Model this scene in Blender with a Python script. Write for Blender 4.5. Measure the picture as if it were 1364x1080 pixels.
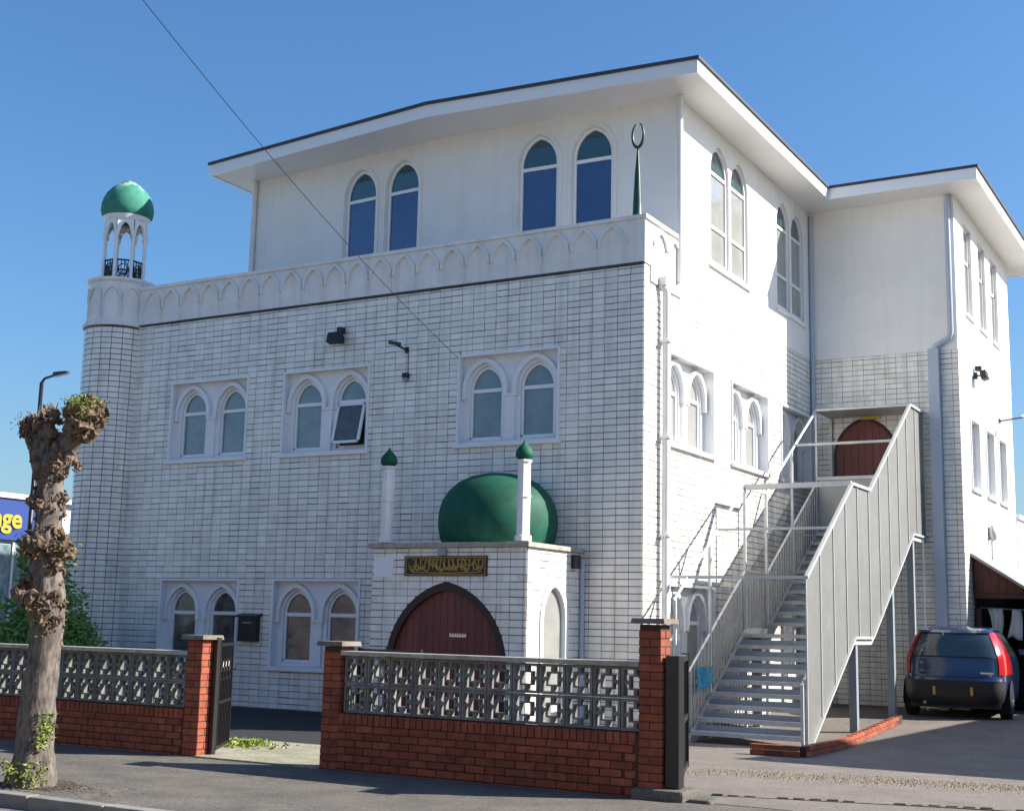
import bpy, bmesh, math, random
from mathutils import Vector, Matrix, noise
R = math.radians
random.seed(7)
for o in list(bpy.data.objects): bpy.data.objects.remove(o)
scn = bpy.context.scene
col = scn.collection

# ------------------------------------------------------------------ camera
YAW, PITCH, ROLL, FPX = R(30.157), R(9.409), R(1.286), 1756.2
CAM = Vector((8.117, -17.892, 1.523))
fw = Vector((-math.sin(YAW)*math.cos(PITCH), math.cos(YAW)*math.cos(PITCH), math.sin(PITCH)))
rt0 = Vector((math.cos(YAW), math.sin(YAW), 0)); up0 = rt0.cross(fw)
rt = math.cos(ROLL)*rt0 + math.sin(ROLL)*up0
upv = -math.sin(ROLL)*rt0 + math.cos(ROLL)*up0
cd = bpy.data.cameras.new('camera'); cam = bpy.data.objects.new('camera', cd); col.objects.link(cam)
cd.sensor_fit = 'HORIZONTAL'; cd.sensor_width = 36.0; cd.lens = 36.0*FPX/1364.0
cd.clip_start = .1; cd.clip_end = 3000
M3 = Matrix((rt, upv, -fw)).transposed()
cam.matrix_world = Matrix.Translation(CAM) @ M3.to_4x4()
scn.camera = cam
scn.render.resolution_x, scn.render.resolution_y = 1024, 810

# ------------------------------------------------------------------ sky and sun
SUN_EL, SUN_AZ = 33.0, 27.0            # azimuth measured from +X towards +Y
w = bpy.data.worlds.new('World'); scn.world = w; w.use_nodes = True
nt = w.node_tree; nt.nodes.clear()
sky = nt.nodes.new('ShaderNodeTexSky'); sky.sky_type = 'NISHITA'; sky.sun_disc = False
sky.sun_elevation = R(SUN_EL); sky.sun_rotation = R(90-SUN_AZ)
sky.altitude = 0; sky.air_density = 1.25; sky.dust_density = 1.4; sky.ozone_density = 8.0
bg = nt.nodes.new('ShaderNodeBackground'); bg.inputs['Strength'].default_value = 0.08
wo = nt.nodes.new('ShaderNodeOutputWorld')
hs = nt.nodes.new('ShaderNodeHueSaturation'); hs.inputs['Saturation'].default_value = 1.08
nt.links.new(sky.outputs[0], hs.inputs['Color']); nt.links.new(hs.outputs[0], bg.inputs['Color']); nt.links.new(bg.outputs[0], wo.inputs['Surface'])
sd = bpy.data.lights.new('sun', 'SUN'); sd.energy = 5.0; sd.angle = R(.5); sd.color = (1, .95, .86)
sun = bpy.data.objects.new('sun', sd); col.objects.link(sun)
sdir = Vector((math.cos(R(SUN_EL))*math.cos(R(SUN_AZ)), math.cos(R(SUN_EL))*math.sin(R(SUN_AZ)), math.sin(R(SUN_EL))))
sun.rotation_euler = sdir.to_track_quat('Z', 'Y').to_euler(); sun.location = (20, 10, 20)
vs = scn.view_settings
vs.view_transform = 'Standard'; vs.look = 'None'; vs.gamma = 1; vs.exposure = 1.15; vs.use_curve_mapping = False

# ------------------------------------------------------------------ materials
MATS = {}
def mat(name, c, rough=.7, var=.0, scale=4., bump=.0, bscale=60., metal=0., rnd=0., c2=None, spec=.5, coat=0., stretch=None, streak=0., speck=0., stain=None):
    m = bpy.data.materials.new(name); m.use_nodes = True; MATS[name] = m
    n, l = m.node_tree.nodes, m.node_tree.links
    p = n['Principled BSDF']
    p.inputs['Roughness'].default_value = rough; p.inputs['Metallic'].default_value = metal
    p.inputs['Specular IOR Level'].default_value = spec; p.inputs['Coat Weight'].default_value = coat
    p.inputs['Coat Roughness'].default_value = .08
    base = n.new('ShaderNodeRGB'); base.outputs[0].default_value = (*c, 1); out = base.outputs[0]
    geo = n.new('ShaderNodeNewGeometry'); vec = geo.outputs['Position']
    if stretch:
        mp = n.new('ShaderNodeMapping'); mp.inputs['Scale'].default_value = stretch
        l.new(vec, mp.inputs['Vector']); vec = mp.outputs[0]
    def mixin(a, facsock, c2, mode='MIX', k=1.):
        mx = n.new('ShaderNodeMix'); mx.data_type = 'RGBA'; mx.blend_type = mode
        if facsock is None: mx.inputs[0].default_value = k
        else:
            if k != 1.:
                mu = n.new('ShaderNodeMath'); mu.operation = 'MULTIPLY'; mu.inputs[1].default_value = k
                l.new(facsock, mu.inputs[0]); facsock = mu.outputs[0]
            l.new(facsock, mx.inputs[0])
        l.new(a, mx.inputs[6])
        if isinstance(c2, tuple): mx.inputs[7].default_value = (*c2, 1)
        else: l.new(c2, mx.inputs[7])
        return mx.outputs[2]
    if var or c2:
        nz = n.new('ShaderNodeTexNoise'); nz.inputs['Scale'].default_value = scale
        nz.inputs['Detail'].default_value = 6; nz.inputs['Roughness'].default_value = .65
        l.new(vec, nz.inputs['Vector'])
        rp = n.new('ShaderNodeMapRange'); rp.inputs['From Min'].default_value = .38; rp.inputs['From Max'].default_value = .66
        l.new(nz.outputs['Fac'], rp.inputs['Value'])
        t2 = c2 if c2 else tuple(max(0, x*(1-var)) for x in c)
        out = mixin(out, rp.outputs[0], t2)
    if streak:
        mp = n.new('ShaderNodeMapping'); mp.inputs['Scale'].default_value = (5, 5, .35)
        l.new(geo.outputs['Position'], mp.inputs['Vector'])
        nz = n.new('ShaderNodeTexNoise'); nz.inputs['Scale'].default_value = 1.2; nz.inputs['Detail'].default_value = 5
        l.new(mp.outputs[0], nz.inputs['Vector'])
        rp = n.new('ShaderNodeMapRange'); rp.inputs['From Min'].default_value = .5; rp.inputs['From Max'].default_value = .75
        l.new(nz.outputs['Fac'], rp.inputs['Value'])
        out = mixin(out, rp.outputs[0], tuple(x*.55 for x in c), k=streak)
    if stain:
        nz = n.new('ShaderNodeTexNoise'); nz.inputs['Scale'].default_value = 1.7; nz.inputs['Detail'].default_value = 7; nz.inputs['Roughness'].default_value = .7
        l.new(geo.outputs['Position'], nz.inputs['Vector'])
        rp = n.new('ShaderNodeMapRange'); rp.inputs['From Min'].default_value = .52; rp.inputs['From Max'].default_value = .72
        l.new(nz.outputs['Fac'], rp.inputs['Value']); out = mixin(out, rp.outputs[0], stain, k=.55)
    if speck:
        nz = n.new('ShaderNodeTexNoise'); nz.inputs['Scale'].default_value = 38; nz.inputs['Detail'].default_value = 3; nz.inputs['Roughness'].default_value = .8
        l.new(geo.outputs['Position'], nz.inputs['Vector'])
        rp = n.new('ShaderNodeMapRange'); rp.inputs['From Min'].default_value = .36; rp.inputs['From Max'].default_value = .64; rp.inputs['To Min'].default_value = 1-speck; rp.inputs['To Max'].default_value = 1+speck
        l.new(nz.outputs['Fac'], rp.inputs['Value'])
        cb = n.new('ShaderNodeCombineColor')
        for i in range(3): l.new(rp.outputs[0], cb.inputs[i])
        out = mixin(out, None, cb.outputs[0], 'MULTIPLY')
    if rnd:
        oi = n.new('ShaderNodeObjectInfo')
        rp = n.new('ShaderNodeMapRange'); rp.inputs['To Min'].default_value = 1-rnd; rp.inputs['To Max'].default_value = 1+rnd*.6
        l.new(oi.outputs['Random'], rp.inputs['Value'])
        cb = n.new('ShaderNodeCombineColor')
        for i in range(3): l.new(rp.outputs[0], cb.inputs[i])
        out = mixin(out, None, cb.outputs[0], 'MULTIPLY')
    l.new(out, p.inputs['Base Color'])
    if bump:
        nz = n.new('ShaderNodeTexNoise'); nz.inputs['Scale'].default_value = bscale; nz.inputs['Detail'].default_value = 4
        l.new(vec, nz.inputs['Vector'])
        b = n.new('ShaderNodeBump'); b.inputs['Strength'].default_value = bump; b.inputs['Distance'].default_value = .01
        l.new(nz.outputs['Fac'], b.inputs['Height']); l.new(b.outputs[0], p.inputs['Normal'])
    return m

TW, TH = .2175, .1055      # tile pitch
def tile_mat(name, c, dirt):
    m = mat(name, c, rough=.22, var=.10, scale=.8, streak=dirt, bump=.12, bscale=9, stain=(.60,.55,.47))
    n, l = m.node_tree.nodes, m.node_tree.links
    p = n['Principled BSDF']; src = p.inputs['Base Color'].links[0].from_socket
    geo = n.new('ShaderNodeNewGeometry'); sp = n.new('ShaderNodeSeparateXYZ'); l.new(geo.outputs['Position'], sp.inputs[0])
    ad = n.new('ShaderNodeMath'); ad.operation = 'ADD'; l.new(sp.outputs[0], ad.inputs[0]); l.new(sp.outputs[1], ad.inputs[1])
    def fl(s, d, off):
        a = n.new('ShaderNodeMath'); a.operation = 'MULTIPLY_ADD'; a.inputs[1].default_value = 1/d; a.inputs[2].default_value = off; l.new(s, a.inputs[0])
        f = n.new('ShaderNodeMath'); f.operation = 'FLOOR'; l.new(a.outputs[0], f.inputs[0]); return f.outputs[0]
    cb = n.new('ShaderNodeCombineXYZ'); l.new(fl(ad.outputs[0], TW, .06), cb.inputs[0]); l.new(fl(sp.outputs[2], TH, 0), cb.inputs[1])
    wn = n.new('ShaderNodeTexWhiteNoise'); wn.noise_dimensions = '2D'; l.new(cb.outputs[0], wn.inputs['Vector'])
    rp = n.new('ShaderNodeMapRange'); rp.inputs['To Min'].default_value = .90; rp.inputs['To Max'].default_value = 1.05; l.new(wn.outputs['Value'], rp.inputs['Value'])
    cc = n.new('ShaderNodeCombineColor')
    for i in range(3): l.new(rp.outputs[0], cc.inputs[i])
    mx = n.new('ShaderNodeMix'); mx.data_type = 'RGBA'; mx.blend_type = 'MULTIPLY'; mx.inputs[0].default_value = 1
    l.new(src, mx.inputs[6]); l.new(cc.outputs[0], mx.inputs[7]); l.new(mx.outputs[2], p.inputs['Base Color'])
    return m

T_FRONT = tile_mat('glazed_tile', (.87, .835, .765), .55)
GROUT = mat('grout_dirty', (.06, .06, .06), .95, c2=(.22, .21, .19), scale=1.3)
GROUT2 = mat('grout_pale', (.20, .19, .17), .95, var=.3, scale=3)  # paler joint colour for the side and wing walls
RENDER = mat('white_render', (.82, .805, .775), .75, var=.06, scale=1.2, bump=.15, bscale=80, streak=.12)
PARAP = mat('white_masonry_paint', (.82, .80, .77), .65, var=.12, scale=2, streak=.35, bump=.1)
UPVC = mat('white_upvc', (.82, .82, .82), .3)
TRIM = mat('blue_white_trim', (.82, .825, .835), .5, var=.08, scale=3)
SOFFIT = mat('soffit_white', (.80, .79, .77), .5, var=.05)
SLATE = mat('roof_edge_dark', (.045, .05, .065), .6, var=.2)
GLASS_B = mat('sky_reflection_glass', (.012, .03, .14), .05, c2=(.03, .065, .20), scale=.9, spec=1., coat=.3, bump=.06, bscale=1.5)  # navy tone and its paler patches paint reflected sky into the colour
GLASS_T = mat('teal_glass', (.02, .06, .075), .05, spec=1., coat=.3)
GLASS_F = mat('curtained_glass', (.17, .215, .22), .12, c2=(.10, .14, .155), scale=2.2, spec=.8, coat=.5)
GLASS_O = mat('frosted_glass', (.11, .115, .12), .35, var=.4, scale=9, spec=.6)
GLASS_D = mat('dark_glass', (.15, .135, .13), .08, c2=(.05, .045, .05), scale=5, spec=.7, coat=.35)
GLASS_G = mat('grey_blind_glass', (.30, .30, .28), .12, var=.2, scale=2, spec=.8, coat=.5)
GREEN = mat('green_dome_paint', (.010, .10, .06), .68, var=.4, scale=3.5, bump=.12, bscale=14, spec=.3, streak=.5)
GREEN2 = mat('weathered_green_dome_paint', (.035, .19, .135), .75, c2=(.07, .27, .20), scale=3.5, bump=.12, bscale=14, spec=.25, streak=.4)
def bird_lime(m, z0, z1):
    n, l = m.node_tree.nodes, m.node_tree.links; p = n['Principled BSDF']; src = p.inputs['Base Color'].links[0].from_socket
    g = n.new('ShaderNodeNewGeometry'); sp = n.new('ShaderNodeSeparateXYZ'); l.new(g.outputs['Position'], sp.inputs[0])
    a = n.new('ShaderNodeMapRange'); a.inputs['From Min'].default_value = z0; a.inputs['From Max'].default_value = z1; l.new(sp.outputs[2], a.inputs['Value'])
    nz = n.new('ShaderNodeTexNoise'); nz.inputs['Scale'].default_value = 7; l.new(g.outputs['Position'], nz.inputs['Vector'])
    b = n.new('ShaderNodeMapRange'); b.inputs['From Min'].default_value = .5; b.inputs['From Max'].default_value = .6; l.new(nz.outputs['Fac'], b.inputs['Value'])
    mu = n.new('ShaderNodeMath'); mu.operation = 'MULTIPLY'; l.new(a.outputs[0], mu.inputs[0]); l.new(b.outputs[0], mu.inputs[1])
    mx = n.new('ShaderNodeMix'); mx.data_type = 'RGBA'; l.new(mu.outputs[0], mx.inputs[0]); l.new(src, mx.inputs[6]); mx.inputs[7].default_value = (.5, .5, .44, 1); l.new(mx.outputs[2], p.inputs['Base Color'])
bird_lime(GREEN2, 9.78, 10.05)
GREEND = mat('dark_green_metal', (.01, .05, .03), .4)
DOORW = mat('red_brown_timber', (.19, .040, .034), .5, var=.35, scale=8, stretch=(6, 6, .6), rnd=.22, bump=.2, bscale=30)
DTRIM = mat('dark_brown_trim', (.035, .014, .012), .6)
GOLD = mat('gold_paint', (.42, .27, .05), .35, metal=.5)
BLACK = mat('black_metal', (.012, .012, .013), .42)
BLKPL = mat('black_board', (.012, .012, .012), .5)
SILVER = mat('bright_metal', (.7, .7, .7), .3, metal=.8)
GALV = mat('galvanised_steel', (.56, .57, .57), .5, var=.22, scale=5, metal=.35)
GALVP = mat('grey_steel_post', (.30, .34, .37), .5, var=.15, metal=.3)
PIPEW = mat('white_pipe', (.74, .74, .72), .4, var=.08)
PIPEB = mat('blue_grey_pipe', (.42, .48, .57), .45, var=.08)
BRICK = mat('orange_red_brick', (.32, .076, .034), .85, var=.4, scale=7, bump=.35, bscale=70, rnd=.30)
MORTAR = mat('mortar', (.075, .036, .026), .95, var=.3, bump=.3)
CONC = mat('weathered_concrete', (.24, .235, .215), .9, var=.45, scale=9, bump=.3, bscale=90)
CONCB = mat('screen_block_concrete', (.20, .195, .175), .9, var=.4, scale=6, bump=.3, bscale=90, rnd=.15)
CAPM = mat('brown_cap_concrete', (.20, .17, .135), .9, var=.45, scale=9, bump=.4)
COPING = mat('pale_coping_concrete', (.42, .39, .33), .9, var=.4, scale=8, bump=.3)
ASPH = mat('pavement_asphalt', (.14, .122, .102), .92, c2=(.085, .077, .067), scale=1.6, bump=.9, bscale=110, speck=.38)
ROADM = mat('road_asphalt', (.16, .155, .145), .9, var=.3, scale=1.5, bump=.5, bscale=120, speck=.38)
TARM = mat('forecourt_tarmac', (.02, .02, .022), .9, var=.3, scale=2, bump=.4, bscale=120, speck=.38)
APRON = mat('apron_concrete', (.30, .28, .22), .9, c2=(.20, .20, .12), scale=2.2, bump=.4, bscale=60, speck=.38)
DRIVE = mat('driveway_concrete', (.185, .155, .132), .92, c2=(.135, .115, .10), scale=1.4, bump=.5, bscale=70, speck=.38)
KERB = mat('kerb_stone', (.24, .225, .20), .9, var=.3, scale=6, bump=.3, rnd=.12)
YELLOW = mat('worn_yellow_paint', (.42, .34, .10), .85, c2=(.16, .145, .10), scale=9)
SOIL = mat('soil', (.06, .045, .03), .95, var=.4, bump=.6, bscale=40)
BARK = mat('bark', (.165, .135, .115), .95, c2=(.04, .032, .027), scale=13, bump=1., bscale=18, stretch=(1.6, 1.6, .55))
CUTW = mat('knuckle_bark', (.20, .135, .085), .95, c2=(.035, .02, .016), scale=16, bump=.8, bscale=30)
def leafmat(name, c, c2):
    m = mat(name, c, .5, c2=c2, scale=5.)
    p = m.node_tree.nodes['Principled BSDF']; p.inputs['Subsurface Weight'].default_value = 0
    return m
LEAF = leafmat('laurel_leaf', (.09, .21, .035), (.20, .33, .07))
LEAF2 = leafmat('pale_leaf', (.09, .15, .05), (.17, .22, .09))
LEAFY = leafmat('yellow_green_leaf', (.22, .26, .03), (.10, .16, .02))
MOSS = leafmat('mossy_sprout', (.20, .21, .03), (.11, .10, .02))
SIGNB = mat('sign_blue', (.001, .032, .20), .5)
SIGNY = mat('sign_yellow', (.55, .34, .015), .5)
WHITEB = mat('white_cladding', (.78, .79, .80), .5, var=.08)
SHOPG = mat('shop_glass', (.09, .15, .16), .08, c2=(.30, .38, .38), scale=3, spec=.9, coat=.5)
CARP = mat('blue_car_paint', (.016, .030, .082), .16, coat=1., spec=.6)
CARP2 = mat('black_car_paint', (.010, .010, .012), .22, coat=1., spec=.6)
CARPL = mat('car_black_plastic', (.013, .013, .014), .55)
CARGL = mat('car_glass', (.03, .05, .05), .03, spec=1., coat=.6)
LAMPR = mat('tail_lamp_red', (.42, .012, .015), .12, coat=1.)
LAMPO = mat('reflector_amber', (.55, .33, .08), .25)
TYRE = mat('tyre_rubber', (.012, .012, .012), .85)
RIM = mat('alloy_rim', (.45, .45, .46), .3, metal=.7)
BROWNB = mat('red_brown_boards', (.10, .032, .02), .7, var=.3, scale=6)
FELT = mat('grey_roof_felt', (.30, .31, .29), .85, var=.25, scale=5)
CLOTH = mat('white_cloth', (.75, .73, .70), .9, var=.1)
BLUEC = mat('blue_plastic_sheet', (.03, .24, .42), .4, var=.35, scale=14)
YELS = mat('yellow_notice', (.52, .34, .04), .5)
GRAV = mat('brown_gravel', (.20, .15, .10), .95, c2=(.30, .25, .19), scale=30)
HBRICK = mat('house_brick', (.34, .22, .17), .9, var=.3, scale=8)
TERRA = mat('terrain', (.27, .245, .21), .95, var=.3, scale=.3)

def mesh_screen(name, c, holes):
    m = mat(name, c, .5, var=.12, scale=3, metal=.35)
    n, l = m.node_tree.nodes, m.node_tree.links
    p = n['Principled BSDF']; o = n['Material Output']
    tr = n.new('ShaderNodeBsdfTransparent'); mx = n.new('ShaderNodeMixShader'); mx.inputs[0].default_value = holes
    l.new(p.outputs[0], mx.inputs[1]); l.new(tr.outputs[0], mx.inputs[2]); l.new(mx.outputs[0], o.inputs['Surface'])
    return m
MESHS = mesh_screen('fine_steel_mesh', (.30, .30, .285), .34)
MESHG = mesh_screen('landing_mesh', (.42, .42, .40), .12)
GALVL = mat('bright_galvanised_steel', (.46, .465, .455), .5, var=.12, scale=4, metal=.15)
MESHL = mesh_screen('open_steel_mesh', (.50, .50, .48), .66)

# ------------------------------------------------------------------ mesh helpers
ORG = {}
class MB:
    def __init__(s): s.v = []; s.f = []
    def poly(s, pts):
        i = len(s.v); s.v += [Vector(p) for p in pts]; s.f.append(list(range(i, i+len(pts)))); return s
    def hexa(s, p):      # 8 points: 4 bottom ring, 4 top ring
        i = len(s.v); s.v += [Vector(q) for q in p]
        for a in ((0,3,2,1),(4,5,6,7),(0,1,5,4),(1,2,6,5),(2,3,7,6),(3,0,4,7)): s.f.append([i+k for k in a])
        return s
    def box(s, x0, x1, y0, y1, z0, z1):
        return s.hexa([(x0,y0,z0),(x1,y0,z0),(x1,y1,z0),(x0,y1,z0),(x0,y0,z1),(x1,y0,z1),(x1,y1,z1),(x0,y1,z1)])
    def fbox(s, fr, s0, s1, z0, z1, n0, n1):
        P = fr.P
        return s.hexa([P(s0,z0,n0),P(s1,z0,n0),P(s1,z0,n1),P(s0,z0,n1),P(s0,z1,n0),P(s1,z1,n0),P(s1,z1,n1),P(s0,z1,n1)])
    def prism(s, pts, off, back=True):   # pts 3D polygon, off vector
        off = Vector(off); n = len(pts); i = len(s.v)
        s.v += [Vector(p) for p in pts] + [Vector(p)+off for p in pts]
        s.f.append(list(range(i, i+n)))
        if back: s.f.append(list(range(i+2*n-1, i+n-1, -1)))
        for k in range(n):
            j = (k+1) % n; s.f.append([i+k, i+n+k, i+n+j, i+j])
        return s
    def tube(s, pts, rad, n=8, caps=True):
        pts = [Vector(p) for p in pts]; k = len(pts)
        rads = rad if isinstance(rad, (list, tuple)) else [rad]*k
        i0 = len(s.v); up = None
        for j, p in enumerate(pts):
            t = (pts[min(j+1,k-1)]-pts[max(j-1,0)]).normalized()
            if up is None:
                up = Vector((0,0,1)) if abs(t.z) < .9 else Vector((1,0,0))
            a = t.cross(up).normalized(); b = a.cross(t).normalized(); up = b
            for q in range(n):
                an = 2*math.pi*q/n; s.v.append(p+(a*math.cos(an)+b*math.sin(an))*rads[j])
        for j in range(k-1):
            for q in range(n):
                r = (q+1) % n; s.f.append([i0+j*n+q, i0+j*n+r, i0+(j+1)*n+r, i0+(j+1)*n+q])
        if caps:
            s.f.append([i0+q for q in range(n)][::-1]); s.f.append([i0+(k-1)*n+q for q in range(n)])
        return s
    def bar(s, a, b, wd, ht=None):      # rectangular bar
        a, b = Vector(a), Vector(b); ht = ht or wd; t = (b-a).normalized()
        u = Vector((0,0,1)) if abs(t.z) < .95 else Vector((1,0,0))
        x = t.cross(u).normalized()*wd/2; y = x.cross(t).normalized()*ht/2
        return s.hexa([a-x-y,a+x-y,a+x+y,a-x+y,b-x-y,b+x-y,b+x+y,b-x+y])
    def lathe(s, prof, c, n=24, a0=0, a1=2*math.pi):
        c = Vector(c); full = abs(a1-a0-2*math.pi) < 1e-6; m = n if full else n+1; i0 = len(s.v)
        for r, z in prof:
            for q in range(m):
                an = a0+(a1-a0)*q/n; s.v.append(c+Vector((r*math.cos(an), r*math.sin(an), z)))
        for j in range(len(prof)-1):
            for q in range(n):
                r_ = (q+1) % m; s.f.append([i0+j*m+q, i0+j*m+r_, i0+(j+1)*m+r_, i0+(j+1)*m+q])
        return s
    def lump(s, c, r, n=6, rough=.3, seed=0, sq=(1,1,1)):
        i0 = len(s.v); c = Vector(c); rings = max(3, n//2+1)
        for j in range(rings+1):
            th = math.pi*j/rings
            for q in range(n):
                ph = 2*math.pi*q/n; d = Vector((math.sin(th)*math.cos(ph), math.sin(th)*math.sin(ph), math.cos(th)))
                k = r*(1+rough*noise.noise(d*1.7+Vector((seed*3.1, seed*1.7, 0)))*1.6)
                s.v.append(c+Vector((d.x*sq[0], d.y*sq[1], d.z*sq[2]))*k)
        for j in range(rings):
            for q in range(n):
                r_ = (q+1) % n; s.f.append([i0+j*n+q, i0+j*n+r_, i0+(j+1)*n+r_, i0+(j+1)*n+q])
        return s
    def mesh(s, name, org=(0,0,0), smooth=False, recalc=True, merge=0.):
        org = Vector(org); me = bpy.data.meshes.new(name)
        me.from_pydata([tuple(v-org) for v in s.v], [], s.f)
        if recalc or merge:
            bm = bmesh.new(); bm.from_mesh(me)
            if merge: bmesh.ops.remove_doubles(bm, verts=bm.verts, dist=merge)
            if recalc: bmesh.ops.recalc_face_normals(bm, faces=bm.faces)
            bm.to_mesh(me); bm.free()
        if smooth: me.polygons.foreach_set('use_smooth', [True]*len(me.polygons))
        return me
    def build(s, name, m, parent=None, smooth=False, recalc=True, merge=0., bevel=0., angle=None):
        org = ORG.get(parent, Vector((0,0,0)))
        me = s.mesh(name, org, smooth, recalc, merge); me.materials.append(m)
        o = bpy.data.objects.new(name, me); col.objects.link(o)
        if parent: o.parent = parent; ORG[o] = org
        if bevel:
            b = o.modifiers.new('bevel', 'BEVEL'); b.width = bevel; b.segments = 2; b.limit_method = 'ANGLE'
        if angle and smooth:
            me.set_sharp_from_angle(angle=R(angle))
        return o

class Fr:
    def __init__(s, o, S, N): s.o = Vector(o); s.S = Vector(S).normalized(); s.N = Vector(N).normalized()
    def P(s, a, z, n=0): return s.o + s.S*a + s.N*n + Vector((0,0,z))

def tag(o, label=None, cat=None, group=None, kind=None):
    if label: o['label'] = label
    if cat: o['category'] = cat
    if group: o['group'] = group
    if kind: o['kind'] = kind
    return o
def thing(name, loc, label, cat, group=None):
    o = bpy.data.objects.new(name, None); col.objects.link(o); o.location = loc; o.empty_display_size = .3
    ORG[o] = Vector(loc); return tag(o, label, cat, group)
def inst(name, me, pos, parent, rot=None):
    o = bpy.data.objects.new(name, me); col.objects.link(o); o.parent = parent
    o.location = Vector(pos)-ORG.get(parent, Vector((0,0,0)))
    if rot: o.rotation_euler = rot
    return o
def struct(name, mb, m, **k):
    return tag(mb.build(name, m, None, **k), kind='structure')
def copy_tree(o, parent=None):
    c = o.copy(); col.objects.link(c); c.parent = parent
    for ch in list(o.children): copy_tree(ch, c)
    return c
def ss(a, b, x):
    t = max(0, min(1, (x-a)/(b-a))); return t*t*(3-2*t)
def lerp_tab(tab, x):
    if x <= tab[0][0]: return tab[0][1]
    for (a, p), (b, q) in zip(tab, tab[1:]):
        if x <= b: return p+(q-p)*(x-a)/(b-a)
    return tab[-1][1]

# pointed arch: height above the springing at offset x from the centre
def arch_z(x, a, rise, c=.22):
    x = min(abs(x), a); cc = c*a; r = a+cc
    return rise*math.sqrt(max(0, r*r-(x+cc)**2))/math.sqrt(r*r-cc*cc)
def arch_pts(xc, a, zs, rise, n=10, c=.22):
    # denser towards the springing so the steep flank stays smooth
    out = []
    for i in range(-n, n+1):
        t = i/n; x = a*math.copysign(math.sin(abs(t)*math.pi/2), t)
        out.append((xc+x, zs+arch_z(x, a, rise, c)))
    return out

def wall_faces(mb, fr, s0, s1, z0, z1, rects=(), n=0.):
    ss_ = sorted({s0, s1, *[v for r in rects for v in r[:2] if s0 < v < s1]})
    zz = sorted({z0, z1, *[v for r in rects for v in r[2:4] if z0 < v < z1]})
    for a, b in zip(ss_, ss_[1:]):
        for c, d in zip(zz, zz[1:]):
            m, k = (a+b)/2, (c+d)/2
            if any(r[0] < m < r[1] and r[2] < k < r[3] for r in rects): continue
            mb.poly([fr.P(a,c,n), fr.P(b,c,n), fr.P(b,d,n), fr.P(a,d,n)])

def arch_panel(mb, fr, s0, s1, z0, z1, arches, n, depth):
    # flat panel with pointed openings (xc, a, zb, zs, rise) and their reveals
    x = s0
    for xc, a, zb, zs, rise in arches:
        mb.poly([fr.P(x,z0,n), fr.P(xc-a,z0,n), fr.P(xc-a,z1,n), fr.P(x,z1,n)])
        if zb > z0+1e-4: mb.poly([fr.P(xc-a,z0,n), fr.P(xc+a,z0,n), fr.P(xc+a,zb,n), fr.P(xc-a,zb,n)])
        ap = arch_pts(xc, a, zs, rise)
        for (xa, za), (xb, zb2) in zip(ap, ap[1:]):
            mb.poly([fr.P(xa,za,n), fr.P(xb,zb2,n), fr.P(xb,z1,n), fr.P(xa,z1,n)])
            mb.poly([fr.P(xa,za,n), fr.P(xa,za,n-depth), fr.P(xb,zb2,n-depth), fr.P(xb,zb2,n)])
        for q in (-a, a): mb.poly([fr.P(xc+q,zb,n), fr.P(xc+q,zs,n), fr.P(xc+q,zs,n-depth), fr.P(xc+q,zb,n-depth)])
        mb.poly([fr.P(xc-a,zb,n), fr.P(xc+a,zb,n), fr.P(xc+a,zb,n-depth), fr.P(xc-a,zb,n-depth)])
        x = xc+a
    mb.poly([fr.P(x,z0,n), fr.P(s1,z0,n), fr.P(s1,z1,n), fr.P(x,z1,n)])

def arch_outline(xc, a, zb, zs, rise, n=10):
    return [(xc-a, zb)] + arch_pts(xc, a, zs, rise, n) + [(xc+a, zb)]
def arch_ring(mb, fr, xc, a, zb, zs, rise, wd, n0, n1, n=10, bottom=True):
    # ring whose outer edge is the arch (a) and inner edge is inset by wd
    o = arch_outline(xc, a, zb, zs, rise, n); k = (a-wd)/a
    i = arch_outline(xc, a-wd, zb+(wd if bottom else 0), zs, rise-wd*1.1, n)
    for q in range(len(o)-1):
        A, B, C, D = o[q], o[q+1], i[q+1], i[q]
        mb.hexa([fr.P(*A,n0), fr.P(*B,n0), fr.P(*C,n0), fr.P(*D,n0), fr.P(*A,n1), fr.P(*B,n1), fr.P(*C,n1), fr.P(*D,n1)])
    if bottom: mb.fbox(fr, xc-a, xc+a, zb, zb+wd, n0, n1)
def arch_face(mb, fr, xc, a, zb, zs, rise, n, z_lo=None, z_hi=None):
    # filled glass between heights
    if z_hi is not None and z_hi <= zs:
        mb.poly([fr.P(xc-a,zb,n), fr.P(xc+a,zb,n), fr.P(xc+a,z_hi,n), fr.P(xc-a,z_hi,n)])
    else:
        z = z_lo if z_lo is not None else zb
        pts = [(xc-a, z)] + arch_pts(xc, a, zs, rise) + [(xc+a, z)]
        mb.poly([fr.P(p[0], max(p[1], z), n) for p in pts])

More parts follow.
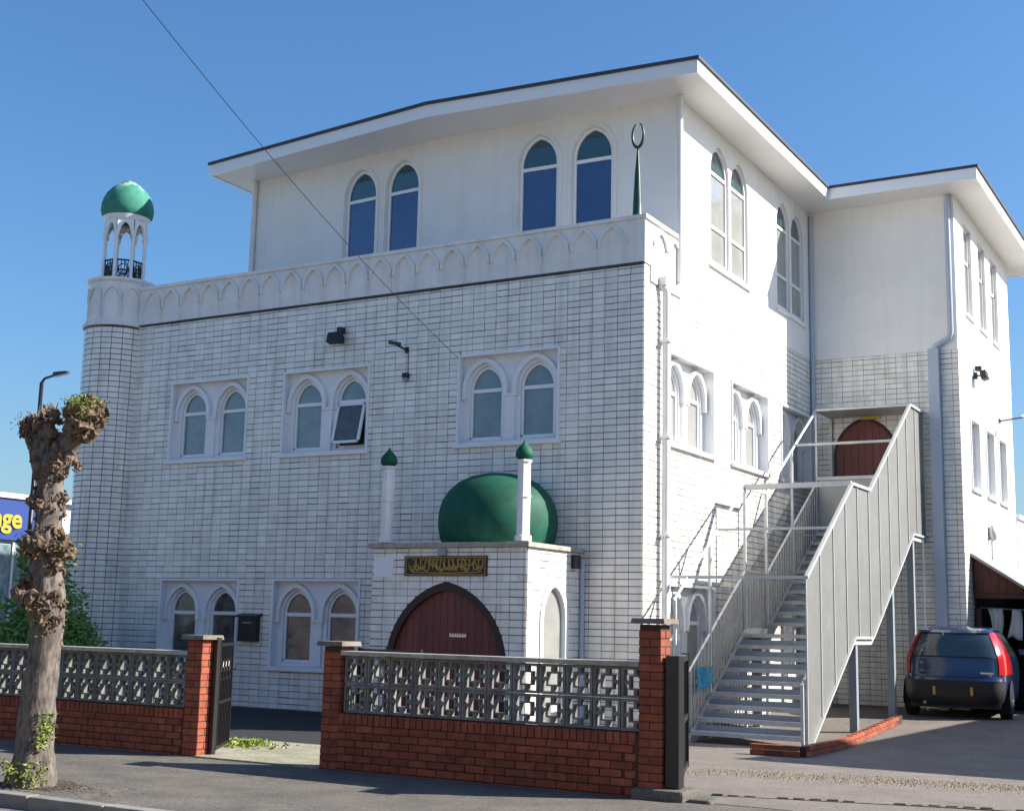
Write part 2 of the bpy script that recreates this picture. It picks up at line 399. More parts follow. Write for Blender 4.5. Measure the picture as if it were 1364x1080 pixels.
# ------------------------------------------------------------------ ground
def gz(x, y):
    t = lerp_tab([(-5.5, 0), (-1.0, -.11), (1.5, -.13), (6.0, .08), (8.0, .11), (30, .15)], y)
    return t*ss(-1.4, .1, x)
def sheet(x0, x1, y0, y1, nx, ny, dz, zf=gz):
    mb = MB(); n = 0
    for j in range(ny+1):
        for i in range(nx+1):
            x, y = x0+(x1-x0)*i/nx, y0+(y1-y0)*j/ny; mb.v.append(Vector((x, y, zf(x, y)+dz)))
    for j in range(ny):
        for i in range(nx):
            a = j*(nx+1)+i; mb.f.append([a, a+1, a+nx+2, a+nx+1])
    return mb
struct('terrain', MB().poly([(-900,-900,-.5),(900,-900,-.5),(900,900,-.5),(-900,900,-.5)]), TERRA)
struct('driveway', sheet(-.2, 22, -6.5, 26, 40, 60, 0.), DRIVE, recalc=False)
struct('forecourt', sheet(-32, -.2, -6.5, 26, 60, 40, 0., lambda x, y: gz(x, y) if x > -1.6 else 0.), TARM, recalc=False)
struct('gate_apron', MB().box(-3.6, -.3, -6.36, -4.62, -.1, .012).box(-2.4,-.70,-6.62,-6.36,-.1,.0115), APRON)
pv = lambda x, y: -.045*ss(-6.5, -9.6, y) - .004
struct('pavement', sheet(-60, 60, -9.6, -6.49, 2, 6, 0., lambda x, y: -.04*(-6.5-y)/3.1 - .004), ASPH, recalc=False)
ROADZ = -.145
struct('road', MB().poly([(-300,-40,ROADZ),(300,-40,ROADZ),(300,-9.7,ROADZ),(-300,-9.7,ROADZ)]), ROADM)
struct('yellow_line', MB().poly([(-60,-10.02,ROADZ+.004),(60,-10.02,ROADZ+.004),(60,-9.93,ROADZ+.004),(-60,-9.93,ROADZ+.004)]), YELLOW)
kerb = bpy.data.objects.new('kerb', MB().box(-60, 60, -9.74, -9.602, -.4, -.056).mesh('kerb')); col.objects.link(kerb); kerb.data.materials.append(KERB)
tag(kerb, kind='structure')
kb = MB().box(-.452, .452, -.075, .075, -.16, .0); km = kb.mesh('kerbstone'); km.materials.append(KERB)
for i in range(-9, 8):
    o = inst('kerbstone', km, (i*.915, -9.676, -.032+random.uniform(-.004, .004)), kerb)
    bv = o.modifiers.new('bevel', 'BEVEL'); bv.width = .015; bv.segments = 2

# ------------------------------------------------------------------ tiles
tile_me = MB().box(-(TW-.010)/2, (TW-.010)/2, -.006, .008, -(TH-.014)/2, (TH-.014)/2).mesh('tile'); tile_me.materials.append(T_FRONT)
TILE_CAND = []     # (distance, parent, position)
def tile_cells(s0, s1, z0, z1, off=0.):
    j = math.floor(z0/TH)
    z = j*TH
    while z < z1-.01:
        a, b = max(z, z0), min(z+TH, z1)
        if b-a > .03:
            i = math.floor((s0-off)/TW); s = off+i*TW
            while s < s1-.01:
                c, d = max(s, s0), min(s+TW, s1)
                if d-c > .03: yield c, d, a, b
                s += TW
        z += TH
def cut(rects, op):
    out = []
    for a, b, c, d in rects:
        A, B, Cc, D = op[:4]
        if b <= A or a >= B or d <= Cc or c >= D: out.append((a,b,c,d)); continue
        if a < A: out.append((a,A,c,d))
        if b > B: out.append((B,b,c,d))
        m, n = max(a,A), min(b,B)
        if c < Cc: out.append((m,n,c,Cc))
        if d > D: out.append((m,n,D,d))
    return [r for r in out if r[1]-r[0] > .025 and r[3]-r[2] > .025]
def tile_wall(fr, s0, s1, z0, z1, ops, parent, arch=None, single=False, proud=.006, off=0., gh=.0068, floor=-99):
    mb = MB(); g = .0065
    for a, b, c, d in tile_cells(s0, s1, z0, z1, off):
        full = b-a > TW-.01 and d-c > TH-.01
        rs = [(a,b,c,d)]
        for op in ops: rs = cut(rs, op)
        if arch:
            xc, ha, zs, rise = arch
            top = lambda x: (zs+arch_z(x-xc, ha, rise) if abs(x-xc) < ha else -9)
            new = []
            for r in rs:
                if r[1] < xc-ha or r[0] > xc+ha or r[2] > zs+rise: new.append(r); continue
                if r[3] <= floor: new.append(r); continue
                if r[3] < zs and r[0] > xc-ha and r[1] < xc+ha: continue
                full = False
                xs = [r[0]+g+(r[1]-r[0]-2*g)*k/8 for k in range(9)]
                lo = [max(r[2]+g, top(x)) for x in xs]
                run = [(x, z) for x, z in zip(xs, lo) if z < r[3]-g-.004]
                if len(run) >= 2:
                    pts = [fr.P(x, z, proud) for x, z in run] + [fr.P(x, r[3]-g, proud) for x, z in reversed(run)]
                    mb.prism(pts, fr.N*(-.012), back=False)
            rs = new
        for r in rs:
            if single and full and rs == [(a,b,c,d)]:
                p = fr.P((a+b)/2, (c+d)/2, 0); TILE_CAND.append(((p-CAM).length, p, (a,b,c,d), fr, parent)); continue
            j = random.uniform(-.0012, .0012)
            g = random.choice((.003,.004,.004,.005,.0065)); h = gh-.0012+random.choice((-.0025,-.0012,0,0,.001,.003))
            mb.prism([fr.P(r[0]+g,r[2]+h,proud+j), fr.P(r[1]-g,r[2]+h,proud+j), fr.P(r[1]-g,r[3]-h,proud+j), fr.P(r[0]+g,r[3]-h,proud+j)], fr.N*(-.012), back=False)
    return mb

# ------------------------------------------------------------------ the building
B = thing('mosque_building', (-4, 3, 0), 'three-storey white tiled mosque with green domes, overhanging roof and corner minaret', 'building')
FRONT = Fr((0,0,0), (1,0,0), (0,-1,0)); SIDE = Fr((0,0,0), (0,1,0), (1,0,0))
WINGF = Fr((0,8.35,0), (1,0,0), (0,-1,0)); WINGS = Fr((2.94,0,0), (0,1,0), (1,0,0))
ZT, ZP, ZE, XL = 7.03, 7.78, 10.18, -10.65
WW, WH = 1.83, 1.44
f_win = [(x, x+WW, 4.38, 5.82) for x in (-9.63, -6.94, -3.28)] + [(x, x+WW, .73, 2.18) for x in (-9.60, -6.96)]
s_win = [(y, y+WW+.04, z, z+WH) for z in (4.38, .73) for y in (.98, 3.73, 6.4)]
stop_win = [(2.71, 4.66, 7.70, 10.0), (6.2, 7.98, 7.70, 10.0)]

fw_ = MB(); wall_faces(fw_, FRONT, XL, 0, -.3, ZT, f_win)
front_wall = fw_.build('front_wall', GROUT, B)
tl = tile_wall(FRONT, XL, 0, .02, ZT-.03, f_win, front_wall, single=True)
sw = MB(); wall_faces(sw, SIDE, 0, 8.35, -.3, ZT, s_win)
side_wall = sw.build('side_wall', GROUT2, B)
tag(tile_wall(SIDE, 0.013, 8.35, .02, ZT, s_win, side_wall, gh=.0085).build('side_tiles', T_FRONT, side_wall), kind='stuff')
uw = MB(); wall_faces(uw, SIDE, 1.3, 8.35, ZT, ZE+.1, stop_win, n=.008); wall_faces(uw, SIDE, 1.3, 8.35, ZT-.001, ZT, (), n=.008)
uw.build('upper_side_wall', RENDER, B)
wf = MB(); wall_faces(wf, WINGF, 0, 2.94, -.3, ZT)
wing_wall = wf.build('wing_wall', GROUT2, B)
DOOR2 = (1.10, .60, 5.02, .72)     # first floor door: centre, half width, springing, rise
tag(tile_wall(WINGF, .015, 2.94, .12, ZT, [(DOOR2[0]-DOOR2[1], DOOR2[0]+DOOR2[1], 3.4, DOOR2[2])], wing_wall, arch=DOOR2, floor=3.35, gh=.007).build('wing_tiles', T_FRONT, wing_wall), kind='stuff')
MB().fbox(WINGF, 0, 2.945, ZT, ZE+.1, -.02, .008).build('wing_upper_wall', RENDER, B)
ws_low = [(y, y+.86, 4.40, 5.80) for y in (9.35, 10.95, 12.4)]
ws_up = [(y, y+.80, 7.95, 9.85) for y in (9.25, 10.75, 12.15)]
wsm = MB(); wall_faces(wsm, WINGS, 8.35, 14.3, -.3, ZT, ws_low)
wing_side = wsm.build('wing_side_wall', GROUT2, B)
tag(tile_wall(WINGS, 8.36, 14.3, .12, ZT, ws_low, wing_side).build('wing_side_tiles', T_FRONT, wing_side), kind='stuff')
wsu = MB(); wall_faces(wsu, WINGS, 8.35, 14.3, ZT, ZE+.1, ws_up, n=.008)
wsu.build('wing_upper_side_wall', RENDER, B)
# rear and left enclosure, roof terrace behind the parapet
MB().box(XL, 2.9, 14.3, 14.5, -.3, ZE).box(XL-.0, XL+.2, .05, 14.3, -.3, ZT).box(XL+.2, -.25, .12, 14.2, 6.95, 7.02).build('rear_wall', RENDER, B)

# upper storey front, two slightly angled stretches
PA, PBm, PC = Vector((-9.28,1.52,0)), Vector((-4.55,1.14,0)), Vector((0.008,1.3,0))
def seg(a, b):
    S = (b-a).normalized(); return Fr(a, S, Vector((S.y, -S.x, 0))), (b-a).length
SEG1, L1 = seg(PA, PBm); SEG2, L2 = seg(PBm, PC)
def up_arch(fr, xs): return [((Vector((x,1.3,0))-fr.o).dot(fr.S), .385, 7.75, 9.40, .53) for x in xs]
U1 = up_arch(SEG1, (-6.42, -5.40)); U2 = up_arch(SEG2, (-2.56, -1.53))
m = MB(); arch_panel(m, SEG1, 0, L1, ZT-.1, ZE+.1, U1, 0, .12); arch_panel(m, SEG2, 0, L2, ZT-.1, ZE+.1, U2, 0, .12)
m.poly([PA+Vector((0,0,ZT-.1)), PA+Vector((0,13,ZT-.1)), PA+Vector((0,13,ZE+.1)), PA+Vector((0,0,ZE+.1))])
m.build('upper_front_wall', RENDER, B)
def arch_window(fr, xc, a, zb, zs, rise, nn, glass, tr, glass2=None, fwid=.055, mull=()):
    w_ = MB(); arch_ring(w_, fr, xc, a-.004, zb+.004, zs, rise-.004, fwid, nn-.05, nn)
    for t in tr: w_.fbox(fr, xc-a+fwid-.005, xc+a-fwid+.005, t-.03, t+.03, nn-.045, nn-.004)
    win = w_.build('window', UPVC, B)
    zz = [zb+.03] + list(tr)
    for k, z in enumerate(zz):
        if k < len(tr):
            MB().poly([fr.P(xc-a+.03,z,nn-.03), fr.P(xc+a-.03,z,nn-.03), fr.P(xc+a-.03,zz[k+1],nn-.03), fr.P(xc-a+.03,zz[k+1],nn-.03)]).build('pane', glass, win)
        else:
            g = MB(); arch_face(g, fr, xc, a-.03, z, max(zs,z), rise-.03-max(0,z-zs), nn-.03, z_lo=z); g.build('pane', glass2 or glass, win)
    return win
for fr, us in ((SEG1, U1), (SEG2, U2)):
    for xc, a, zb, zs, rise in us:
        arch_window(fr, xc, a, zb, zs, rise, -.05, GLASS_B, [9.34], GLASS_T)
        r_ = MB(); arch_ring(r_, fr, xc, a+.07, zb, zs, rise+.075, .055, .001, .022, bottom=False); r_.build('window_hood', RENDER, B)
# tall pairs on the upper side wall
for s0, s1, z0, z1 in stop_win:
    wd = s1-s0; a = wd/4-.045; ars = [(s0+.045+a, a, z0+.06, 9.42, .50), (s1-.045-a, a, z0+.06, 9.42, .50)]
    m = MB(); arch_panel(m, SIDE, s0, s1, z0, z1, ars, .008, .10); m.build('window_surround', RENDER, B)
    for ar in ars: arch_window(SIDE, *ar, -.04, GLASS_G, [8.42, 9.40], GLASS_T)
    MB().fbox(SIDE, s0-.03, s1+.03, z0-.06, z0, -.05, .06).build('sill', UPVC, B)
for s0, s1, z0, z1 in ws_up:
    f = MB(); n = -.06
    for q in ((s0,s0+.06,z0,z1),(s1-.06,s1,z0,z1),(s0,s1,z0,z0+.06),(s0,s1,z1-.06,z1),(s0,s1,z1-.75,z1-.69)): f.fbox(WINGS, q[0], q[1], q[2], q[3], n-.04, n)
    wi = f.build('window', UPVC, B); MB().poly([WINGS.P(s0,z0,n-.03), WINGS.P(s1,z0,n-.03), WINGS.P(s1,z1,n-.03), WINGS.P(s0,z1,n-.03)]).build('pane', GLASS_G, wi)
    MB().fbox(WINGS, s0-.03, s1+.03, z0-.06, z0, -.1, .06).build('sill', UPVC, wi)
    rv = MB()
    for q in (s0, s1): rv.poly([WINGS.P(q,z0,.008), WINGS.P(q,z1,.008), WINGS.P(q,z1,-.12), WINGS.P(q,z0,-.12)])
    rv.poly([WINGS.P(s0,z1,.008), WINGS.P(s1,z1,.008), WINGS.P(s1,z1,-.12), WINGS.P(s0,z1,-.12)]); rv.build('reveal', RENDER, wi)

# twin-arched windows set in recessed boxes
def twin_window(fr, s0, s1, z0, z1, glass, rec=.13, opened=None, trim=None):
    trim = trim or TRIM
    w_ = MB(); wd, ht = s1-s0, z1-z0
    for q0, q1 in (((s0,z0),(s0,z1)), ((s1,z0),(s1,z1)), ((s0,z1),(s1,z1)), ((s0,z0),(s1,z0))):
        w_.poly([fr.P(*q0,.0), fr.P(*q1,.0), fr.P(*q1,-rec-.12), fr.P(*q0,-rec-.12)])
    for q in ((s0-.03,s0+.012,z0,z1+.03), (s1-.012,s1+.03,z0,z1+.03), (s0+.012,s1-.012,z1-.012,z1+.03)):
        w_.fbox(fr, *q, -.02, .026)
    a = .31; cs = (s0+wd*.5-.475, s0+wd*.5+.475); zb, zs, rise = z0+.07, z0+.88, .40
    ars = [(c, a, zb, zs, rise) for c in cs]
    arch_panel(w_, fr, s0, s1, z0, z1, ars, -rec, .10)
    win = w_.build('window', trim, B)
    for c in cs:
        h_ = MB(); arch_ring(h_, fr, c, a+.115, zs-.14, zs, rise+.125, .07, -rec-.004, -rec+.075, bottom=False)
        h_.build('arch_moulding', trim, win)
    h2 = MB(); h2.fbox(fr, (cs[0]+cs[1])/2-.085, (cs[0]+cs[1])/2+.085, z0, zs-.1, -rec-.01, -rec+.045); h2.fbox(fr, (cs[0]+cs[1])/2-.11, (cs[0]+cs[1])/2+.11, zs-.13, zs-.08, -rec-.01, -rec+.06)
    h2.build('mullion_column', trim, win)
    nn = -rec-.035
    for k, c in enumerate(cs):
        f_ = MB(); arch_ring(f_, fr, c, a-.003, zb+.003, zs, rise-.003, .04, nn-.05, nn)
        f_.fbox(fr, c-a+.03, c+a-.03, zs-.035, zs+.025, nn-.045, nn+.004)
        f_.build('frame', UPVC, win)
        g = MB(); arch_face(g, fr, c, a-.02, zs, zs, rise-.02, nn-.03, z_lo=zs); g.build('pane', glass, win)
        if opened == k:
            # top-hung casement pushed outwards at its foot
            ang = R(13); zt = zs-.04
            def Q(s, z, n): 
                d = zt-z; return fr.P(s, zt-d*math.cos(ang)-n*math.sin(ang)*0, nn+.006+d*math.sin(ang)+n)
            sash = MB()
            def qb(a0,a1,b0,b1,n0,n1):
                sash.hexa([Q(a0,b0,n0),Q(a1,b0,n0),Q(a1,b0,n1),Q(a0,b0,n1),Q(a0,b1,n0),Q(a1,b1,n0),Q(a1,b1,n1),Q(a0,b1,n1)])
            x0, x1, y0 = c-a+.015, c+a-.015, zb+.04
            qb(x0,x0+.045,y0,zt,0,.04); qb(x1-.045,x1,y0,zt,0,.04); qb(x0,x1,y0,y0+.045,0,.04); qb(x0,x1,zt-.045,zt,0,.04)
            sh = sash.build('open_casement', UPVC, win)
            MB().poly([Q(x0+.02,y0+.02,.02), Q(x1-.02,y0+.02,.02), Q(x1-.02,zt-.02,.02), Q(x0+.02,zt-.02,.02)]).build('pane', GLASS_O, win)
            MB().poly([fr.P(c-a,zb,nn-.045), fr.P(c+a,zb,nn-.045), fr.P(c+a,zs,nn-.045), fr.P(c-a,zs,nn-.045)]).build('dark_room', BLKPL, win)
        else:
            MB().poly([fr.P(c-a+.02,zb+.02,nn-.03), fr.P(c+a-.02,zb+.02,nn-.03), fr.P(c+a-.02,zs,nn-.03), fr.P(c-a+.02,zs,nn-.03)]).build('pane', glass, win)
    MB().fbox(fr, s0-.06, s1+.06, z0-.075, z0, -.1, .075).build('sill', trim, win, bevel=.006)
    return win
for i, r in enumerate(f_win): twin_window(FRONT, *r, GLASS_F if i < 3 else GLASS_D, opened=1 if i == 1 else None)
for i, r in enumerate(s_win):
    wn_ = twin_window(SIDE, *r, GLASS_G, rec=.16, trim=UPVC)
for r in ws_low:
    s0, s1, z0, z1 = r; f = MB()
    for q in ((s0,s0+.06,z0,z1),(s1-.06,s1,z0,z1),(s0,s1,z0,z0+.06),(s0,s1,z1-.06,z1)): f.fbox(WINGS, *q, -.13, -.09)
    for q in ((s0-.03,s0+.01,z0,z1+.03),(s1-.01,s1+.03,z0,z1+.03),(s0+.01,s1-.01,z1-.01,z1+.03)): f.fbox(WINGS, *q, -.1, .025)
    wi = f.build('window', UPVC, B); MB().poly([WINGS.P(s0,z0,-.12), WINGS.P(s1,z0,-.12), WINGS.P(s1,z1,-.12), WINGS.P(s0,z1,-.12)]).build('pane', GLASS_G, wi)
    MB().fbox(WINGS, s0-.05, s1+.05, z0-.07, z0, -.1, .07).build('sill', UPVC, wi)

# parapet with blind pointed arches
PARo = MB().box(XL+.01, .03, -.03, .22, ZT, ZP-.06).box(-.22, .03, .22, 1.42, ZT-.25, ZP-.06)
par = PARo.build('parapet', PARAP, B)
MB().box(XL+.01, .07, -.07, .26, ZP-.06, ZP).box(-.26, .07, .26, 1.45, ZP-.06, ZP).build('parapet_cap', PARAP, par)
MB().box(XL+.01, .02, -.045, -.03, ZT-.018, ZT+.006).build('drip_joint', SLATE, par)
def blind_arch(fr, pitch, zl, zs, rise, t=.035, n1=.05):
    mb = MB(); a = pitch/2-.012
    p = arch_pts(0, a, zs, rise, 8, c=.9); q = arch_pts(0, a-t, zs, rise-t*1.3, 8, c=.9)
    for k in range(len(p)-1):
        mb.hexa([fr.P(*p[k],0), fr.P(*p[k+1],0), fr.P(*q[k+1],0), fr.P(*q[k],0), fr.P(*p[k],n1), fr.P(*p[k+1],n1), fr.P(*q[k+1],n1), fr.P(*q[k],n1)])
    for sgn in (-1, 1): mb.fbox(fr, sgn*(a-t*.5)-t*.22, sgn*(a-t*.5)+t*.22, zl, zs, 0, .016)
    return mb
np_ = 21; pit = (0-.28-(XL+.12))/np_
ba = blind_arch(Fr((0,0,0),(1,0,0),(0,-1,0)), pit, .04, .30, .36).mesh('blind_arch'); ba.materials.append(PARAP)
for i in range(np_): inst('blind_arch', ba, (XL+.12+pit*(i+.5), -.03, ZT), par)
ba2 = blind_arch(Fr((0,0,0),(0,1,0),(1,0,0)), .54, -.2, .36, .28, t=.05, n1=.045).mesh('blind_arch_return'); ba2.materials.append(PARAP)
for i in range(2): inst('blind_arch', ba2, (.03, .26+.54*(i+.5), ZT), par)

# roof: soffit, fascia and a thin dark roof edge
EV = [(-9.78,.75),(-4.2,.12),(.68,.5),(.68,7.5),(3.57,7.5),(3.57,15.3),(-9.78,15.3)]
cen = Vector((-3.5, 8, 0))
def offs(poly, d):
    out = []; n = len(poly)
    for k in range(n):
        p0, p1, p2 = (Vector((*poly[(k+j) % n], 0)) for j in (-1, 0, 1))
        e1, e2 = (p1-p0).normalized(), (p2-p1).normalized()
        n1, n2 = Vector((e1.y,-e1.x,0)), Vector((e2.y,-e2.x,0)); b = (n1+n2); b = b/ max(.2, b.dot(n1))
        out.append(tuple((p1+b*d)[:2]))
    return out
soff = MB().poly([(x,y,ZE) for x,y in EV]); roof = MB().prism([(x,y,10.385) for x,y in offs(EV,.035)], (0,0,.05)).build('roof', SLATE, B)
soff.build('soffit', SOFFIT, roof)
fa = MB()
inner = offs(EV, -.03)
for k in range(len(EV)):
    a, b, c, d = EV[k], EV[(k+1) % len(EV)], inner[(k+1) % len(EV)], inner[k]
    fa.hexa([(*a,ZE-.02),(*b,ZE-.02),(*c,ZE-.02),(*d,ZE-.02),(*a,10.384),(*b,10.384),(*c,10.384),(*d,10.384)])
fa.build('fascia', UPVC, roof)

# corner minaret
MC = Vector((-11.27, .08, 0)); MR = .63
def drum_fr(an, r): 
    d = Vector((math.cos(an), math.sin(an), 0)); return Fr(MC+d*r, Vector((-d.y, d.x, 0)), d)
mshaft = MB().lathe([(MR,-.3),(MR,ZT)], MC, 40).build('minaret_shaft', GROUT, B, smooth=True)
mt = MB(); ncol = 20
for an_i in range(ncol):
    a0 = 2*math.pi*an_i/ncol; da = 2*math.pi/ncol
    fr = drum_fr(a0, MR)
    if fr.N.y > .55 and fr.N.x > -.2: continue
    for c, d in [(j*TH, (j+1)*TH) for j in range(0, 66)]:
        g = .006/MR; rr = MR+.007
        A = MC+Vector((math.cos(a0+g)*rr, math.sin(a0+g)*rr, 0)); Bm = MC+Vector((math.cos(a0+da/2)*rr, math.sin(a0+da/2)*rr, 0)); Cc = MC+Vector((math.cos(a0+da-g)*rr, math.sin(a0+da-g)*rr, 0))
        lo, hi = Vector((0,0,c+.0075)), Vector((0,0,d-.0075))
        mt.poly([A+lo, Bm+lo, Bm+hi, A+hi]); mt.poly([Bm+lo, Cc+lo, Cc+hi, Bm+hi])
        mt.poly([A+hi, Bm+hi, Cc+hi, (Cc-MC)*.985+MC+hi*0+Vector((0,0,hi.z)), (A-MC)*.985+MC+Vector((0,0,hi.z))][:5])
tag(mt.build('minaret_tiles', T_FRONT, mshaft, recalc=False), kind='stuff')
mdrum = MB().lathe([(MR,7.0),(MR+.05,7.0),(MR+.055,7.05),(MR-.005,7.13),(MR-.03,7.86),(MR+.02,7.9),(MR+.02,7.95),(0,7.95)], MC, 40).build('minaret_gallery', PARAP, B, smooth=True, angle=30)
for k in range(10):
    fr = drum_fr(2*math.pi*(k+.35)/10, MR-.028)
    blind_arch(fr, .40, 7.16, 7.55, .25, n1=.03).build('blind_arch', PARAP, mdrum)
NL = 8; LRad = .41
for k in range(NL):
    an = 2*math.pi*(k+.5)/NL; c = MC+Vector((math.cos(an)*LRad, math.sin(an)*LRad, 0))
    MB().lathe([(.05,7.95),(.05,8.0),(.032,8.03),(.032,8.85),(.05,8.9),(.06,8.96)], c, 8).build('lantern_column', UPVC, mdrum, smooth=True)
    an2 = 2*math.pi*(k+1)/NL; fr = drum_fr(an2, LRad*math.cos(math.pi/NL)); hw = LRad*math.sin(math.pi/NL)
    ap = MB(); arch_panel(ap, fr, -hw, hw, 8.86, 9.28, [(0, hw-.05, 8.86, 8.86, .26)], .02, .05); ap.build('lantern_arch', UPVC, mdrum)
    rl = MB(); rl.fbox(fr, -hw+.04, hw-.04, 7.97, 8.0, -.012, .012); rl.fbox(fr, -hw+.04, hw-.04, 8.34, 8.37, -.012, .012)
    for q in (-.6, -.2, .2, .6): rl.fbox(fr, hw*q-.008, hw*q+.008, 8.0, 8.34, -.008, .008)
    rl.tube([fr.P(.085*math.cos(t), 8.17+.11*math.sin(t), 0) for t in [2*math.pi*i/12 for i in range(13)]], .012, 5)
    rl.tube([fr.P(hw*.9*math.sin(t*3)*.8, 8.0+.34*t, 0) for t in [i/10 for i in range(11)]], .01, 5)
    rl.build('lantern_railing', BLACK, mdrum)
MB().lathe([(.36,9.20),(.43,9.2),(.46,9.28),(.0,9.30)], MC, 24).build('lantern_cornice', UPVC, mdrum, smooth=True, angle=30)
def onion(r, h, z0, base=.86, tip=.25):
    prof = [(r*base, 0), (r*.97, .10), (r, .22), (r*.985, .34), (r*.93, .47), (r*.82, .61), (r*.66, .73), (r*.47, .83), (r*.29, .90), (r*.14, .955), (r*.05, .985), (0, 1.0)]
    return [(0, z0)] + [(a, z0+b*h) for a, b in prof]
MB().lathe(onion(.51, .84, 9.26), MC, 32).build('minaret_dome', GREEN2, B, smooth=True, angle=50)

# porch
PX0, PX1, PY, PZ = -3.66, -1.0, -1.68, 2.60
PF = Fr((0,PY,0), (1,0,0), (0,-1,0)); PS = Fr((PX1,0,0), (0,1,0), (1,0,0)); PL = Fr((PX0,0,0), (0,1,0), (-1,0,0))
DA = (-2.33, .97, .90, 1.14)       # door arch: centre, half width, springing, rise
pw = MB(); arch_panel(pw, PF, PX0, PX1, -.1, PZ, [(DA[0], DA[1], -.1, DA[2], DA[3])], 0, .16)
SWA = (-.86, .38, 1.60, .52)
arch_panel(pw, PS, PY, 0, -.1, PZ, [(SWA[0], SWA[1], .35, SWA[2], SWA[3])], 0, .16)
pw.poly([(PX0,PY,-.1),(PX0,0,-.1),(PX0,0,PZ),(PX0,PY,PZ)]).poly([(PX0,PY,PZ),(PX1,PY,PZ),(PX1,0,PZ),(PX0,0,PZ)])
porch = pw.build('porch_wall', GROUT, B)
pt = tile_wall(PF, PX0, PX1, .02, PZ, [(DA[0]-DA[1]-.06, DA[0]+DA[1]+.06, -.2, DA[2])], porch, arch=(DA[0], DA[1]+.06, DA[2], DA[3]+.07), single=True, off=PX0)
MB().fbox(PS, PY+.003, 0, .02, PZ, .0, .006).build('skip', T_FRONT, porch) if False else None
ps = tile_wall(PS, PY+.012, 0, .02, PZ, [(SWA[0]-SWA[1]-.05, SWA[0]+SWA[1]+.05, .3, SWA[2])], porch, arch=(SWA[0], SWA[1]+.05, SWA[2], SWA[3]+.06))
# choose the 300 tiles that show largest as single pieces
cand = sorted([t for t in TILE_CAND if t[1].z > 1.25], key=lambda t: t[0])
chosen = cand[:300]; chs = set(id(t) for t in chosen)
for t in chosen: inst('tile', tile_me, t[1]+Vector((0, random.uniform(-.0012, .0012), 0)), t[4])
for t in TILE_CAND:
    if id(t) in chs: continue
    a, b, c, d = t[2]; fr = t[3]; g = random.choice((.003,.004,.004,.005,.0065)); h = .0056+random.choice((-.0025,-.0012,0,0,.001,.003)); j = .006+random.uniform(-.0012, .0012)
    (pt if t[4] is porch else tl).prism([fr.P(a+g,c+h,j), fr.P(b-g,c+h,j), fr.P(b-g,d-h,j), fr.P(a+g,d-h,j)], fr.N*(-.012), back=False)
tag(tl.build('front_tiles', T_FRONT, front_wall), kind='stuff')
for q in ps.v: pass
i0 = len(pt.v); pt.v += ps.v; pt.f += [[k+i0 for k in f] for f in ps.f]
tag(pt.build('porch_tiles', T_FRONT, porch), kind='stuff')
MB().box(PX0-.05, PX1+.06, PY-.07, .0, PZ, PZ+.07).build('porch_coping', COPING, B, bevel=.008)
# arched double door of vertical boards
door = MB(); arch_ring(door, PF, DA[0], DA[1]+.055, -.1, DA[2], DA[3]+.06, .10, -.10, .014, n=16, bottom=False)
door = door.build('porch_door', DTRIM, B)
def planks(fr, xc, a, z0, zs, rise, n, parent, wd=.118, thick=.03):
    k = int(round(2*a/wd)); wd = 2*a/k
    for i in range(k):
        x0, x1 = xc-a+wd*i+.003, xc-a+wd*(i+1)-.003
        xs = [x0+(x1-x0)*q/4 for q in range(5)]
        pts = [fr.P(x0,z0,n), fr.P(x1,z0,n)] + [fr.P(x, zs+arch_z(x-xc, a, rise), n+random.uniform(0,.0)) for x in reversed(xs)]
        MB().prism(pts, fr.N*(-thick)).build('plank', DOORW, parent)
    MB().poly([fr.P(xc-a,z0,n-thick)] + [fr.P(x,z,n-thick-.002) for x,z in arch_pts(xc,a,zs,rise)] + [fr.P(xc+a,z0,n-thick)]).build('door_backing', DTRIM, parent)
planks(PF, DA[0], DA[1]-.02, -.05, DA[2], DA[3]-.03, -.05, door)
lp = MB().fbox(PF, -2.28, -2.00, 1.325, 1.345, -.052, -.038)
for k in range(7): lp.fbox(PF, -2.28+.042*k, -2.28+.042*k+.026, 1.345, 1.375, -.052, -.038)
lp.build('letter_plate', SILVER, door)
arw = MB(); arch_ring(arw, PS, SWA[0], SWA[1]+.045, .3, SWA[2], SWA[3]+.05, .09, -.08, .018)
pwin = arw.build('porch_window', UPVC, B)
g = MB(); arch_face(g, PS, SWA[0], SWA[1]-.02, .35, SWA[2], SWA[3]-.02, -.06); g.build('pane', GLASS_G, pwin)
# dome and corner pinnacles on the porch
DC = Vector((-2.15, -.57, 0))
MB().lathe([(.80,2.64),(.88,2.78),(.915,2.98),(.91,3.16),(.865,3.34),(.77,3.50),(.62,3.64),(.43,3.735),(.22,3.785),(.0,3.80)], DC, 48).build('porch_dome', GREEN, B, smooth=True)
MB().lathe([(.83,2.64),(.83,2.72),(.80,2.73)], DC, 40).build('porch_dome_ring', CONC, B)
for x in (-3.52, -1.15):
    c = Vector((x, -1.55, 0))
    pn = MB().lathe([(.125,2.69),(.125,2.76),(.095,2.78),(.095,3.30),(.108,3.31),(.108,3.34),(.095,3.35),(.092,3.80),(.11,3.82),(.11,3.85),(.0,3.85)], c, 8, R(22.5), R(382.5)).build('porch_pinnacle', PARAP, B)
    MB().lathe([(0,3.85),(.09,3.85),(.128,3.90),(.13,3.95),(.105,4.01),(.06,4.06),(.022,4.10),(.012,4.13),(0,4.14)], c, 16).build('pinnacle_cap', GREEN, pn, smooth=True)
